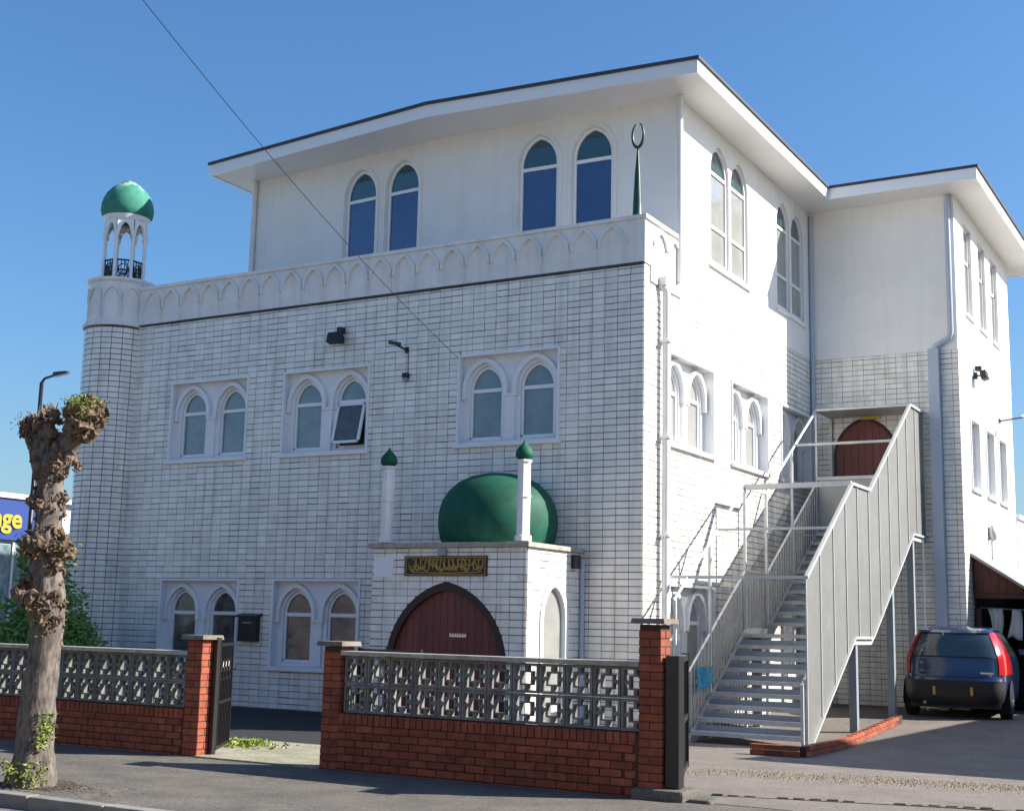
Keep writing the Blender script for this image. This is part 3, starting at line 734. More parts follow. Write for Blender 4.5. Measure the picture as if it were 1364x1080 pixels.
# calligraphy board: gold border and script strokes on black
BX0, BX1, BZ0, BZ1 = -3.06, -1.64, 2.19, 2.48
board = MB().fbox(PF, BX0, BX1, BZ0, BZ1, .004, .03).build('calligraphy_board', BLKPL, B)
gb = MB()
for q in ((BX0+.025,BX1-.025,BZ1-.026,BZ1-.016),(BX0+.025,BX1-.025,BZ0+.016,BZ0+.026),(BX0+.025,BX0+.035,BZ0+.026,BZ1-.026),(BX1-.035,BX1-.025,BZ0+.026,BZ1-.026)): gb.fbox(PF, *q, .03, .033)
gb.build('gold_border', GOLD, board)
rs = random.Random(11); cs_ = MB(); ZC = (BZ0+BZ1)/2
def stroke(pts, r): cs_.tube([PF.P(x, z, .033) for x, z in pts], r, 5)
x = BX1-.07
while x > BX0+.14:       # uprights, bowls, loops and dots of a dense interlaced thuluth line
    k = rs.random()
    stroke([(x+.004, ZC+.10), (x, ZC), (x-.006, ZC-.07+rs.random()*.03)], [.010, .0085, .005])
    if k < .5:
        r_ = rs.uniform(.022, .034); zc = ZC-.06+rs.random()*.05
        stroke([(x-.02-r_+r_*math.cos(t), zc+r_*.8*math.sin(t)) for t in [math.pi*2*i/9 for i in range(10)]], .0085)
    wd = rs.uniform(.10, .18); zc = ZC+rs.uniform(-.03, .06)
    stroke([(x-wd*t, zc-.08*math.sin(math.pi*t)+.06*t) for t in [i/8 for i in range(9)]], [.005,.007,.009,.0105,.011,.0105,.009,.007,.005])
    if rs.random() < .6: stroke([(x-.02, ZC+.085), (x-.05, ZC+.10)], .009)
    x -= rs.uniform(.055, .085)
stroke([(BX1-.08-1.2*t, ZC-.085-.015*math.sin(math.pi*t)) for t in [i/12 for i in range(13)]], .008)
cs_.build('gold_script', GOLD, board)
MB().fbox(PF, -2.46, -2.33, 2.49, 2.575, .004, .07).build('porch_lamp', GALVP, B)
pq = MB().fbox(PF, -3.62, -3.27, 2.18, 2.47, .0065, .016).build('porch_plaque', UPVC, B)
MB().prism([PF.P(-3.55,2.43,.016),PF.P(-3.34,2.43,.016),PF.P(-3.445,2.21,.016)], (0,-.003,0)).build('plaque_emblem', TRIM, pq)
MB().box(-.99,-.90,-.36,-.22,2.36,2.56).build('porch_floodlight', BLACK, B)
MB().tube([(-.955,-.06,-.05),(-.955,-.06,2.5)], .035, 8).build('downpipe', PIPEB, B)

# downpipes
def pipe(pts, r, m, parent=B, clips=()):
    o = MB().tube(pts, r, 10).build('downpipe', m, parent, smooth=True, angle=50)
    for c in clips: MB().box(c[0]-r*1.35, c[0]+r*1.35, c[1]-r*1.35, c[1]+r*1.35, c[2]-.02, c[2]+.02).build('pipe_bracket', m, o)
    return o
pipe([(.11,.62,0),(.11,.62,6.62),(.11,.60,6.72),(.03,.55,6.80)], .062, PIPEW, clips=[(.11,.62,z) for z in (1.4,2.9,4.4,5.9)])
MB().box(.012,.15,.50,.68,6.78,6.92).build('pipe_hopper', PIPEW, B)
pipe([(.07,1.24,7.0),(.07,1.24,10.16)], .05, PIPEW)
pipe([(-9.2,1.46,7.0),(-9.2,1.46,10.16)], .05, PIPEW)
pipe([(2.84,8.27,10.15),(2.84,8.27,7.35),(2.80,8.27,7.25),(2.56,8.27,7.12),(2.50,8.27,7.0),(2.50,8.27,.05)], .055, PIPEB, clips=[(2.50,8.27,z) for z in (2,4,6)])
MB().box(2.40,2.60,8.19,8.345,-.1,7.05).build('pipe_casing', PIPEB, B)
pipe([(.06,8.29,4.2),(.06,8.29,10.1)], .045, PIPEB)

# crescent finial on the parapet corner
fin = MB().lathe([(.085,7.78),(.075,7.80),(.07,8.0),(.045,8.5),(.018,8.84),(.012,8.92),(0,8.92)], (-.16,.1,0), 12).build('crescent_finial', GREEND, B, smooth=True)
cres = MB(); NN = 22
for i in range(NN):
    t = -math.pi/2 + (i/(NN-1)-.5)*2*math.pi*.93
    cres.v.append(Vector((0,0,0)))
cres = MB(); pts = []; rr = []
for i in range(NN):
    t = -math.pi/2 + (i/(NN-1)-.5)*2*math.pi*.90
    pts.append((-.16+.095*math.cos(t), .1, 9.13+.20*math.sin(t))); rr.append(.010+.016*math.cos((i/(NN-1)-.5)*math.pi))
cres.tube(pts, rr, 8).build('crescent', GREEND, fin, smooth=True)

# first-floor door at the head of the stairs
d2 = MB(); arch_ring(d2, WINGF, DOOR2[0], DOOR2[1]+.04, 3.38, DOOR2[2], DOOR2[3]+.045, .08, -.02, .02, bottom=False)
d2 = d2.build('upper_door', DTRIM, B); planks(WINGF, DOOR2[0], DOOR2[1]-.02, 3.4, DOOR2[2], DOOR2[3]-.03, .022, d2, wd=.15, thick=.018)
MB().fbox(WINGF, 1.02, 1.42, 5.73, 5.92, .012, .05).build('yellow_notice', YELS, B)
# low rear extension of the wing
MB().box(2.2, 2.93, 14.55, 24, 0, 4.2).box(2.15, 3.0, 14.52, 24, 4.2, 4.3).build('rear_extension', WHITEB, B)

# ------------------------------------------------------------------ fittings hung on the walls
def floodlight(loc, d, label, nm='floodlight'):
    t = thing(nm, loc, label, 'light', None); x, y, z = loc
    N = Vector(d); S = Vector((0,0,1)).cross(N)
    fr = Fr(Vector((x, y, 0)), S, N)
    MB().fbox(fr, -.05,.05, z-.05, z+.08, -.02, .04).fbox(fr, -.02,.02, z, z+.03, .04, .16).build('bracket', BLACK, t)
    c = [fr.P(-.13,z-.09,.14), fr.P(.13,z-.09,.14), fr.P(.13,z+.09,.10), fr.P(-.13,z+.09,.10)]
    MB().prism(c, N*.12+Vector((0,0,.03))).build('lamp_body', BLACK, t, bevel=.01)
    MB().fbox(fr, -.01,.09, z+.12, z+.22, .0, .12).build('sensor', BLACK, t)
    return t
floodlight((-5.72,-.03,6.30), (0,-1,0), 'black floodlight with sensor above the open first-floor window')
def cam_lamp(loc, d, label, arm=.22):
    t = thing('security_camera', loc, label, 'camera'); x, y, z = loc; N = Vector(d); S = Vector((0,0,1)).cross(N); fr = Fr(Vector((x,y,0)), S, N)
    MB().fbox(fr, -.03,.03, z-.05,z+.05, 0,.03).build('base', BLACK, t)
    MB().bar(fr.P(0,z,.02), fr.P(-.06,z+.05,arm), .028).build('arm', BLACK, t)
    MB().bar(fr.P(-.02,z+.07,arm-.05), fr.P(-.16,z+.09,arm+.10), .06, .05).build('camera_body', BLACK if arm < .3 else UPVC, t)
    return t
cam_lamp((-4.33,-.01,6.02), (0,-1,0), 'small black security camera on bracket high between two upper front windows')
t = thing('wall_bracket', (-4.30,-.01,5.55), 'little black lamp below the bracket camera on the tiled front', 'light')
MB().box(-4.36,-4.27,-.10,-.007,5.54,5.62).build('hood', BLACK, t); MB().box(-4.35,-4.28,-.085,-.012,5.47,5.54).build('lens', GALVP, t)
MB().tube([(-4.30,-.012,5.62),(-4.31,-.012,6.0)], .007, 5).build('conduit', BLACK, t)
lb = thing('letterbox', (-7.42,-.01,1.12), 'black wall letterbox between the two ground-floor arched windows', 'letterbox')
MB().box(-7.62,-7.22,-.13,-.008,1.13,1.56).build('body', BLACK, lb, bevel=.01)
MB().hexa([(-7.66,-.17,1.54),(-7.18,-.17,1.54),(-7.18,-.006,1.57),(-7.66,-.006,1.57),(-7.66,-.17,1.57),(-7.18,-.17,1.57),(-7.18,-.006,1.61),(-7.66,-.006,1.61)]).build('lid', BLACK, lb)
MB().box(-7.52,-7.32,-.134,-.13,1.44,1.46).build('slot', GALVP, lb)
floodlight((2.97,9.9,6.75), (1,0,0), 'dark floodlight on the sunlit wing wall above the shuttered windows')
cam_lamp((2.96,12.5,6.2), (1,0,0), 'white camera on a long arm near the far end of the wing wall', .55)
tt = thing('wall_fan_outlet', (2.95,10.9,3.6), 'grey oval extractor outlet low on the wing side wall', 'vent')
MB().lathe([(0,3.45),(.07,3.47),(.10,3.6),(.07,3.75),(0,3.78)], (3.02,10.9,0), 10).build('cowl', GALV, tt, smooth=True); MB().bar((3.0,10.9,3.05),(3.0,10.9,3.5),.03).build('stem', GALV, tt)

# ------------------------------------------------------------------ external stair
ST = thing('steel_staircase', (1.3, 4.5, 0), 'galvanised external staircase with tall mesh side screen up to arched door', 'staircase')
xl, xr = .45, 2.2
Y0, Z0, Y1, Z1, Y2, Y3, Z3, Y4 = .72, -.14, 3.18, 1.46, 4.25, 7.25, 3.38, 8.30
def sl(y): return lerp_tab([(Y0,Z0),(Y1,Z1),(Y2,Z1),(Y3,Z3),(Y4,Z3)], y)
def treads(ya, za, yb, zb, n, x0, x1):
    for i in range(1, n+1):
        z = za+(zb-za)*i/n; y = ya+(yb-ya)*(i-1)/n; g = (yb-ya)/n
        m = MB().box(x0, x1, y, y+g*.98, z-.035, z).box(x0, x1, y-.012, y+.0, z-.06, z+.002); m.build('tread', GALV, ST)
        if i < n+1: MB().box(x0, x1, y+g*.86, y+g*.90, z-.03, z+(zb-za)/n*.45).build('riser_plate', GALVP, ST) if i < n else None
treads(Y0, Z0, Y1, Z1, 9, xl+.03, xr-.03); treads(Y2, Z1, Y3, Z3, 10, xl+.03, xr-.03)
MB().box(xl,xr,Y1,Y2,Z1-.05,Z1).build('landing', GALV, ST); MB().box(xl-.3,xr,Y3,Y4,Z3-.05,Z3).build('landing', GALV, ST)
for x in (xl, xr):
    for ya, za, yb, zb in ((Y0-.05,Z0-.03,Y1,Z1),(Y1,Z1,Y2,Z1),(Y2,Z1,Y3,Z3),(Y3,Z3,Y4,Z3)):
        MB().hexa([(x-.025,ya,za-.14),(x+.025,ya,za-.14),(x+.025,yb,zb-.14),(x-.025,yb,zb-.14),(x-.025,ya,za+.09),(x+.025,ya,za+.09),(x+.025,yb,zb+.09),(x-.025,yb,zb+.09)]).build('stringer', GALV, ST)
HS = 2.42
# right-hand screen: posts, mesh sheets, top rail
ys = [Y0+(Y4-Y0)*k/11 for k in range(12)]
brk = sorted(set(ys+[Y1,Y2,Y3]))
for y in ys: MB().box(xr+.028,xr+.05,y-.011,y+.011,max(sl(y)-.05, gz(xr,y)-.03),sl(y)+HS).build('screen_post', GALVL, ST)
for a, b in zip(brk, brk[1:]):
    MB().hexa([(xr+.03,a,sl(a)-.02),(xr+.034,a,sl(a)-.02),(xr+.034,b,sl(b)-.02),(xr+.03,b,sl(b)-.02),(xr+.03,a,sl(a)+HS),(xr+.034,a,sl(a)+HS),(xr+.034,b,sl(b)+HS),(xr+.03,b,sl(b)+HS)]).build('mesh_panel', MESHS, ST)
top = [(xr+.045,y,sl(y)+HS) for y in (Y0,Y1,Y2,Y3,Y4)]
for a, b in zip(top, top[1:]): MB().bar(a, b, .05).build('top_rail', GALVL, ST)
bot = [(xr+.05,y,sl(y)-.03) for y in (Y0,Y1,Y2,Y3,Y4)]
for a, b in zip(bot, bot[1:]): MB().bar(a, b, .04).build('bottom_rail', GALVL, ST)
for a, b in zip(bot, bot[1:]):
    hr = Vector((-.06,0,1.0)); MB().tube([Vector(a)+hr, Vector(b)+hr], .018, 6).build('handrail', GALV, ST)
# left-hand rail with balusters, fixed along the side wall
xw = xl-.02
topl = [(xw,y,sl(y)+HS) for y in (Y0-.55,Y1,Y2,Y3,Y4)]; topl[0] = (xw, Y0-.55, sl(Y0)+HS-.36)
for a, b in zip(topl, topl[1:]): MB().tube([a, b], .024, 6).build('top_rail', GALV, ST)
for y in (Y0-.5, 1.6, Y1, Y2, 5.7, Y3, Y4-.05):
    zt = lerp_tab([(p[1], p[2]) for p in topl], y); MB().box(xw-.022,xw+.022,y-.022,y+.022,max(gz(xw,y), sl(y)-1.6)-.02,zt).build('rail_post', GALV, ST)
mid = [(xw,y,sl(y)+1.02) for y in (Y0,Y1,Y2,Y3,Y4)]
for a, b in zip(mid, mid[1:]): MB().tube([a, b], .02, 6).build('handrail', GALV, ST)
y = Y0+.12
while y < Y4-.1:
    MB().box(xw-.007,xw+.007,y-.007,y+.007,sl(y)-.1,sl(y)+1.02).build('baluster', GALV, ST); y += .135
for a, b in ((Y0, Y1), (Y1, Y2), (Y2, Y3)):
    MB().hexa([(xw-.03,a,sl(a)-.1),(xw-.026,a,sl(a)-.1),(xw-.026,b,sl(b)-.1),(xw-.03,b,sl(b)-.1),(xw-.03,a,sl(a)+1.0),(xw-.026,a,sl(a)+1.0),(xw-.026,b,sl(b)+1.0),(xw-.03,b,sl(b)+1.0)]).build('mesh_panel', MESHL, ST)
y = -.45
while y < Y2:      # upright bars enclosing the foot of the stair on the wall side
    MB().box(xw-.16,xw-.144,y-.008,y+.008,gz(.3,y)-.02,sl(y)+.75 if y > Y0 else 1.35).build('upright_bar', GALVL, ST); y += .15
MB().hexa([(xw-.17,-.45,1.33),(xw-.13,-.45,1.33),(xw-.13,Y0,1.33),(xw-.17,Y0,1.33),(xw-.17,-.45,1.37),(xw-.13,-.45,1.37),(xw-.13,Y0,1.37),(xw-.17,Y0,1.37)]).build('upright_rail', GALV, ST)
# tie bars between the two sides
for y, x0, wd in ((Y0,.10,.045),(1.95,xw,.04),(Y1,xw,.085),(5.9,xw,.045),(Y3,xw,.045)):
    z = sl(y)+HS; MB().bar((x0,y,z),(xr+.04,y,z), wd).build('tie_bar', GALV, ST)
MB().box(xl+.03,xr-.02,Y3-.02,Y3+.012,Z3+.02,4.42).build('landing_gate', MESHG, ST)
MB().bar((xl,Y3-.005,4.45),(xr,Y3-.005,4.45),.06).build('gate_rail', GALV, ST)
MB().box(xw,xr+.05,Y3,Y4+.03,Z3+HS-.01,Z3+HS+.02).build('landing_canopy', GALV, ST)
MB().bar((xw,Y2,Z1+HS),(xw,Y1,Z1+HS),.05).build('top_rail', GALV, ST)
for x, y in ((xr-.05,3.4),(xr-.05,7.4),(xl+.1,3.4),(xl+.1,7.4),(xr-.05,5.8)):
    MB().box(x-.06,x+.06,y-.06,y+.06,gz(x,y)-.05,sl(y)-.06).build('support_post', GALVP, ST)
MB().box(xr+.035,xr+.06,8.0,8.03,gz(2,8)-.05,3.3).build('support_tube', UPVC, ST)
# short guard at the foot, right side
fg = MB().bar((xr-.02,Y0-.05,Z0),(xr-.02,Y0-.05,.75),.045).bar((xr-.02,Y0-.05,.75),(xr-.02,Y0+.55,1.12),.045).bar((xr-.02,Y0+.1,Z0),(xr-.02,Y0+.1,.8),.03); fg.build('foot_guard', GALV, ST)
bs = MB(); nx, ny = 6, 5
for j in range(ny+1):
    for i in range(nx+1):
        u, v_ = i/nx, j/ny
        bs.v.append(Vector((.475+.02*math.sin(9*u+4*v_), .92+.66*u+.06*v_, .56+.36*v_*(1-.35*u)+.16*u+.03*math.sin(7*u))))
for j in range(ny):
    for i in range(nx): a = j*(nx+1)+i; bs.f.append([a,a+1,a+nx+2,a+nx+1])
o = bs.build('blue_sheet', BLUEC, None, recalc=False); tag(o, 'crumpled blue plastic sheet tied to the bars at the foot of the stairs', 'plastic sheet')
sm = o.modifiers.new('solid', 'SOLIDIFY'); sm.thickness = .006

# ------------------------------------------------------------------ boundary walls
BW, BH, BD, JT = .215, .065, .2, .010
def bmesh_box(name, a, b, c, m, bev=.004):
    me = MB().box(-a/2,a/2,-b/2,b/2,-c/2,c/2).mesh(name); 
    bm = bmesh.new(); bm.from_mesh(me); bmesh.ops.bevel(bm, geom=bm.edges[:], offset=bev, segments=1, affect='EDGES', clamp_overlap=True); bm.to_mesh(me); bm.free()
    me.materials.append(m); return me
br_me = bmesh_box('brick', BW, .2, BH, BRICK); br_half = bmesh_box('half_brick', .1025, .2, BH, BRICK); br_sold = bmesh_box('soldier_brick', .065, .2, .1025, BRICK)
br_pil = bmesh_box('pier_brick', .222, .106, BH, BRICK); br_pil2 = bmesh_box('pier_brick_across', .106, .222, BH, BRICK)
bb = MB(); bs_, bt, dd = .282, .024, .045; H = bs_/2; rg = .068; rt_ = .016
for q in ((-H,H,H-bt,H),(-H,H,-H,-H+bt),(-H,-H+bt,-H+bt,H-bt),(H-bt,H,-H+bt,H-bt)): bb.box(q[0],q[1],-dd,dd,q[2],q[3])
for q in ((-rg,rg,rg-rt_,rg),(-rg,rg,-rg,-rg+rt_),(-rg,-rg+rt_,-rg+rt_,rg-rt_),(rg-rt_,rg,-rg+rt_,rg-rt_),(-.018,.018,rg,H-bt),(-.018,.018,-H+bt,-rg),(rg,H-bt,-.018,.018),(-H+bt,-rg,-.018,.018)): bb.box(q[0],q[1],-dd+.010,dd-.010,q[2],q[3])
blk_me = bb.mesh('screen_block'); blk_me.materials.append(CONCB)
FY = -6.57
def pier(par, x0, top, base=0.):
    x1 = x0+.225; cx, cy = x0+.1125, FY+.115; z = base; k = 0
    p = MB().box(x0+.008,x1-.008,cy-.105,cy+.105,base-.1,top-.05).build('pier', MORTAR, par)
    while z+BH < top-.045:
        for s in (-1, 1):
            dx = random.uniform(-.002,.002)
            if k % 2: inst('brick', br_pil, (cx+dx, cy+s*.058, z+BH/2), p)
            else: inst('brick', br_pil2, (cx+s*.058, cy+dx, z+BH/2), p)
        z += BH+JT; k += 1
    MB().hexa([(x0-.06,cy-.175,top-.045),(x1+.06,cy-.175,top-.045),(x1+.06,cy+.175,top-.045),(x0-.06,cy+.175,top-.045),(x0-.05,cy-.165,top+.005),(x1+.05,cy-.165,top+.005),(x1+.05,cy+.165,top+.005),(x0-.05,cy+.165,top+.005)]).build('pier_cap', CAPM, p, bevel=.006)
    return p
def low_wall(par, x0, x1, z_s, rows_blocks, xb0, base=0.):
    core = MB().box(x0,x1,FY+.014,FY+.19,base-.1,z_s-.006).build('brick_base', MORTAR, par)
    nc = int((z_s-.1025-base)//(BH+JT)); z = z_s-.1025-JT-BH/2; k = 0
    while z > base-.05:
        x = x0-(0 if k % 2 == 0 else .1125)
        while x < x1-.03:
            a, b = max(x, x0), min(x+BW, x1)
            if b-a > .19: inst('brick', br_me, ((a+b)/2, FY+.1+random.uniform(-.003,.003), z), core)
            elif b-a > .08: inst('brick', br_half, ((a+b)/2, FY+.1, z), core)
            x += BW+JT
        z -= BH+JT; k += 1
    x = x0+.035
    while x < x1-.03:
        inst('brick', br_sold, (x, FY+.1+random.uniform(-.003,.003), z_s-.051), core); x += .0755
    x = xb0
    pit = .291
    i = 0
    while x+.28 < x1+.2:
        for r_ in range(2):
            inst('screen_block', blk_me, (x+.145, FY+.1, z_s+.006+.15*bs_/.282+r_*.292), par)
        x += pit
    MB().box(x0, x1, FY-.005, FY+.2, z_s+.005+.592, z_s+.005+.592+.045).build('coping', COPING, par, bevel=.006)
    MB().box(x0, x1, FY+.07, FY+.13, z_s+.0, z_s+.008).build('mortar_bed', MORTAR, par)
WR = thing('boundary_wall', (1.2, FY, 0), 'brick wall with pierced concrete blocks between the side gate and the drive', 'wall')
pier(WR, -.70, 1.30); pier(WR, 2.95, 1.60); low_wall(WR, -.474, 2.949, .565, 2, -.455)
WL = thing('boundary_wall', (-5, FY, 0), 'brick wall with pierced concrete blocks behind the pollarded street tree', 'wall')
pier(WL, -2.64, 1.32); low_wall(WL, -7.4, -2.641, .50, 2, -7.42+.08)
# step under the tall pier, broken ground
struct('pier_footing', MB().box(2.9,3.42,-6.64,-6.2,-.15,.09).box(3.43,3.66,-6.58,-6.25,-.15,.03), ASPH, bevel=.03)

# gates
def gate_leaf(t, a, b, z0, z1, solid, nb=9, scroll=True, gauge=.04):
    a, b = Vector((*a,0)), Vector((*b,0)); S = (b-a).normalized(); L = (b-a).length; fr = Fr(a, S, Vector((S.y,-S.x,0)))
    MB().fbox(fr,0,gauge,z0,z1,-gauge/2,gauge/2).build('stile', BLACK, t); MB().fbox(fr,L-gauge,L,z0,z1,-gauge/2,gauge/2).build('stile', BLACK, t)
    for z in (z0, z1-gauge, z0+(z1-z0)*.42): MB().fbox(fr,gauge,L-gauge,z,z+gauge*.8,-gauge*.4,gauge*.4).build('gate_rail', BLACK, t)
    for i in range(1, nb):
        s = L*i/nb; MB().fbox(fr,s-.008,s+.008,z0+gauge*.8,z1-gauge,-.008,.008).build('gate_bar', BLACK, t)
    if scroll:
        sc = MB()
        for i in range(0, nb-1, 2):
            c = L*(i+1.5)/nb; zc = z0+(z1-z0)*.72
            sc.tube([fr.P(c+(.012+.006*k)*math.cos(k*.7), zc+(.02+.011*k)*math.sin(k*.7), 0) for k in range(14)], .007, 5)
        sc.build('scrollwork', BLACK, t)
    if solid:
        MB().fbox(fr,gauge,L-gauge,z0+.03,z0+(z1-z0)*.42,-.004,.004).build('gate_sheet', BLACK, t)
g1 = thing('gate_leaf', (-2.35,-6.1,.03), 'black wrought iron gate leaf hanging open from the left gate pier', 'gate')
gate_leaf(g1, (-2.37,-6.33), (-2.85,-5.58), .06, 1.24, False)
MB().box(-2.405,-2.345,-6.40,-6.34,.0,1.30).build('gate_post', BLACK, g1)
g2 = thing('gate_leaf', (0,-6.2,.03), 'black iron gate leaf folded back flat behind the pierced block wall', 'gate')
gate_leaf(g2, (-.46,-6.27), (.30,-6.20), .08, 1.24, False, gauge=.045)
g3 = thing('gate_leaf', (3.2,-6,.1), 'heavy black steel drive gate standing open beside the tall brick pier', 'gate')
gate_leaf(g3, (3.285,-6.44), (2.765,-5.0), .14, 1.27, True, gauge=.07, scroll=False)
MB().box(3.20,3.33,-6.52,-6.40,.1,1.27).build('gate_post', BLACK, g3)

# ------------------------------------------------------------------ brick edging beside the stairs
ED = thing('brick_edging', (2.35,2.2,0), 'low raised brick edging along the foot of the steel staircase', 'kerb')
e_core = MB()
for k in range(24):
    y0, y1 = -.55+.232*k, -.55+.232*(k+1)
    x = 2.52-.02*k*.232
    e_core.box(x+.01,x+.09,y0,y1,gz(x,y0)-.1,gz(x,y0)+.135)
e_core.build('mortar_core', MORTAR, ED)
be = bmesh_box('edging_brick', .1025, .215, .065, BRICK)
for k in range(23):
    y = -.44+.225*k; x = 2.57-.02*k*.225
    for r_ in range(2): inst('brick', be, (x, y+(.11 if r_ else 0), gz(x,y)+.035+r_*.075), ED)
be2 = bmesh_box('edging_end_brick', .215, .1025, .065, BRICK)
for k in range(3):
    for r_ in range(2): inst('brick', be2, (2.42-.222*k, -.58+.0*k, gz(2.2,-.6)+.035+r_*.075), ED)
tag(ED, group=None)

# ------------------------------------------------------------------ driveway details
gr = MB(); rg_ = random.Random(3)
for i in range(3200):
    x = rg_.uniform(2.3, 7.5); yc = -3.55+(x-2.9)*.30; y = yc+rg_.gauss(0, .26); s = rg_.uniform(.008, .024)
    z = gz(x,y)
    d = [Vector((rg_.uniform(.6,1)*s*math.cos(t), rg_.uniform(.6,1)*s*math.sin(t), 0)) for t in (0,1.57,3.14,4.71)]
    c = Vector((x,y,z)); i0 = len(gr.v); gr.v += [c+q for q in d]+[c+Vector((0,0,s*.8))]
    gr.f += [[i0+k,i0+(k+1)%4,i0+4] for k in range(4)]
tag(gr.build('loose_gravel', GRAV, None, recalc=False), 'band of loose brown gravel scattered across the driveway', 'gravel', kind='stuff')
SETT = mat('dark_sett', (.035, .018, .014), .9, var=.4, scale=20, rnd=.4)
slot = struct('sett_strip', MB().poly([(3.45,-6.0,.005),(6.9,-4.98,.005),(6.9,-4.88,.005),(3.45,-5.9,.005)]), DRIVE)
st_me = bmesh_box('sett', .105, .06, .05, SETT, .008)
for k in range(24):
    t = k/24; x = 3.48+3.4*t
    if k in (3, 9, 10, 17): continue
    inst('sett', st_me, (x, -5.955+1.02*t+random.uniform(-.012,.012), -.012+random.uniform(-.004,.004)), slot, rot=(random.uniform(-.03,.03), random.uniform(-.03,.03), .29+random.uniform(-.06,.06)))

# ------------------------------------------------------------------ car
def car(name, loc, rotz, paint, label):
    t = thing(name, (0,0,0), label, 'car')
    LV = [(.20,.10,3.70,.74,.16),(.30,.02,3.78,.80,.22),(.42,.0,3.80,.825,.25),(.60,.01,3.79,.83,.26),(.66,.05,3.74,.83,.26),(.80,.075,3.60,.828,.24),(.93,.10,3.2,.815,.22),(.98,.115,2.86,.80,.2),(1.10,.17,2.58,.755,.2),(1.22,.235,2.32,.70,.2),(1.34,.32,2.06,.635,.2),(1.41,.42,1.90,.58,.22),(1.45,.58,1.75,.50,.25),(1.47,.85,1.5,.36,.25)]
    NP = 44
    def par(z):
        for a, b in zip(LV, LV[1:]):
            if z <= b[0]:
                k = (z-a[0])/(b[0]-a[0]); return [a[i]+(b[i]-a[i])*k for i in range(1,5)]
        return list(LV[-1][1:])
    def S(z, u, off=0.):     # u 0..1 around: 0 = rear centre, .25 right side middle, .5 front
        yr, yf, hw, rc = par(z); an = 2*math.pi*u
        # superellipse in plan, squarer at the tail
        cx, cy = math.sin(an), -math.cos(an); e = .26 if cy < 0 else .5
        x = math.copysign(abs(cx)**e, cx)*hw
        yc, hl = (yr+yf)/2, (yf-yr)/2
        y = yc+math.copysign(abs(cy)**(.28 if cy < 0 else .6), cy)*hl
        # rounded tail in plan
        if cy < 0: y += .07*(abs(x)/hw)**3
        p = Vector((x, y, z))
        if off:
            c = Vector((0, yc, z)); d = Vector((x*2.2, y-yc, 0)); d.normalize(); p += d*off
        return p
    us = []
    # concentrate samples near the tail corners
    for i in range(NP): us.append(i/NP)
    b = MB()
    for lv in LV:
        for u in us: b.v.append(S(lv[0], u))
    for j in range(len(LV)-1):
        for i in range(NP): k = (i+1) % NP; b.f.append([j*NP+i, j*NP+k, (j+1)*NP+k, (j+1)*NP+i])
    b.f.append([(len(LV)-1)*NP+i for i in range(NP)]); b.f.append(list(range(NP))[::-1])
    b.build('body', paint, t, smooth=True, angle=38)
    def patch(nm, m, z0, z1, u0, u1, off, nz=6, nu=10, zf=None, smooth=True, par_=t):
        q = MB()
        for j in range(nz+1):
            for i in range(nu+1):
                u = u0+(u1-u0)*i/nu; a, c = (z0, z1) if zf is None else zf(i/nu)
                q.v.append(S(a+(c-a)*j/nz, u % 1., off))
        for j in range(nz):
            for i in range(nu): a = j*(nu+1)+i; q.f.append([a,a+1,a+nu+2,a+nu+1])
        return q.build(nm, m, par_, smooth=smooth, recalc=False)
    def uo(x, z):     # u at which the tail outline reaches half-width fraction
        lo, hi = 0., .25
        for _ in range(30):
            md = (lo+hi)/2
            if S(z, md).x < x*par(z)[2]: lo = md
            else: hi = md
        return lo
    ue = uo(.80, 1.1)
    patch('rear_window', CARGL, .985, 1.355, -ue, ue, .006, nu=16)
    for s in (-1, 1):
        a, c = uo(.83, 1.0)*s, uo(.995, .9)*s
        patch('tail_lamp', LAMPR, .70, 1.37, a, c, .014, nu=5, nz=10)
        patch('side_window', CARGL, .99, 1.34, s*.165, s*.255, .006, nu=6)
        patch('side_window', CARGL, .99, 1.34, s*.262, s*.345, .006, nu=6)
        patch('bumper_side', CARPL, .24, .58, s*.10, s*.135, .012, nu=4)
    patch('bumper', CARPL, .22, .60, -.13, .13, .03, nu=30)
    patch('bumper_strip', paint, .60, .645, -.115, .115, .034, nu=30)
    for s in (-1, 1):
        a = uo(.80, .8)*s; patch('hatch_seam', BLKPL, .66, .985, a, a+s*.0022, .004, nu=1, nz=6)
    patch('hatch_seam', BLKPL, .655, .662, -uo(.8,.7), uo(.8,.7), .006, nu=14, nz=1)
    patch('window_seal', BLKPL, .968, .986, -ue*1.03, ue*1.03, .008, nu=16, nz=1)
    patch('roof_spoiler', paint, 1.365, 1.40, -uo(.86,1.38), uo(.86,1.38), .05, nu=14, nz=2)
    MB().tube([(-.45,.02,.24),(-.45,.3,.24)], .028, 8).build('exhaust', GALVP, t)
    MB().box(-.32,.32,-.040,-.028,.345,.525).build('plate_recess', BLKPL, t)
    MB().box(-.27,.27,-.045,-.03,.37,.50).build('number_plate', BLKPL, t)
    for x in (-.31, .27): MB().box(x,x+.04,-.046,-.03,.37,.50).build('plate_reflector', LAMPO, t)
    MB().box(.42,.62,.04,.055,.715,.74).build('badge', SILVER, t)
    MB().tube([(-.2,.32,1.37),(-.05,.18,1.10)], .012, 6).build('rear_wiper', BLACK, t)
    MB().tube([(.0,.9,1.46),(.0,.62,1.62)], .004, 5).build('aerial', BLACK, t)
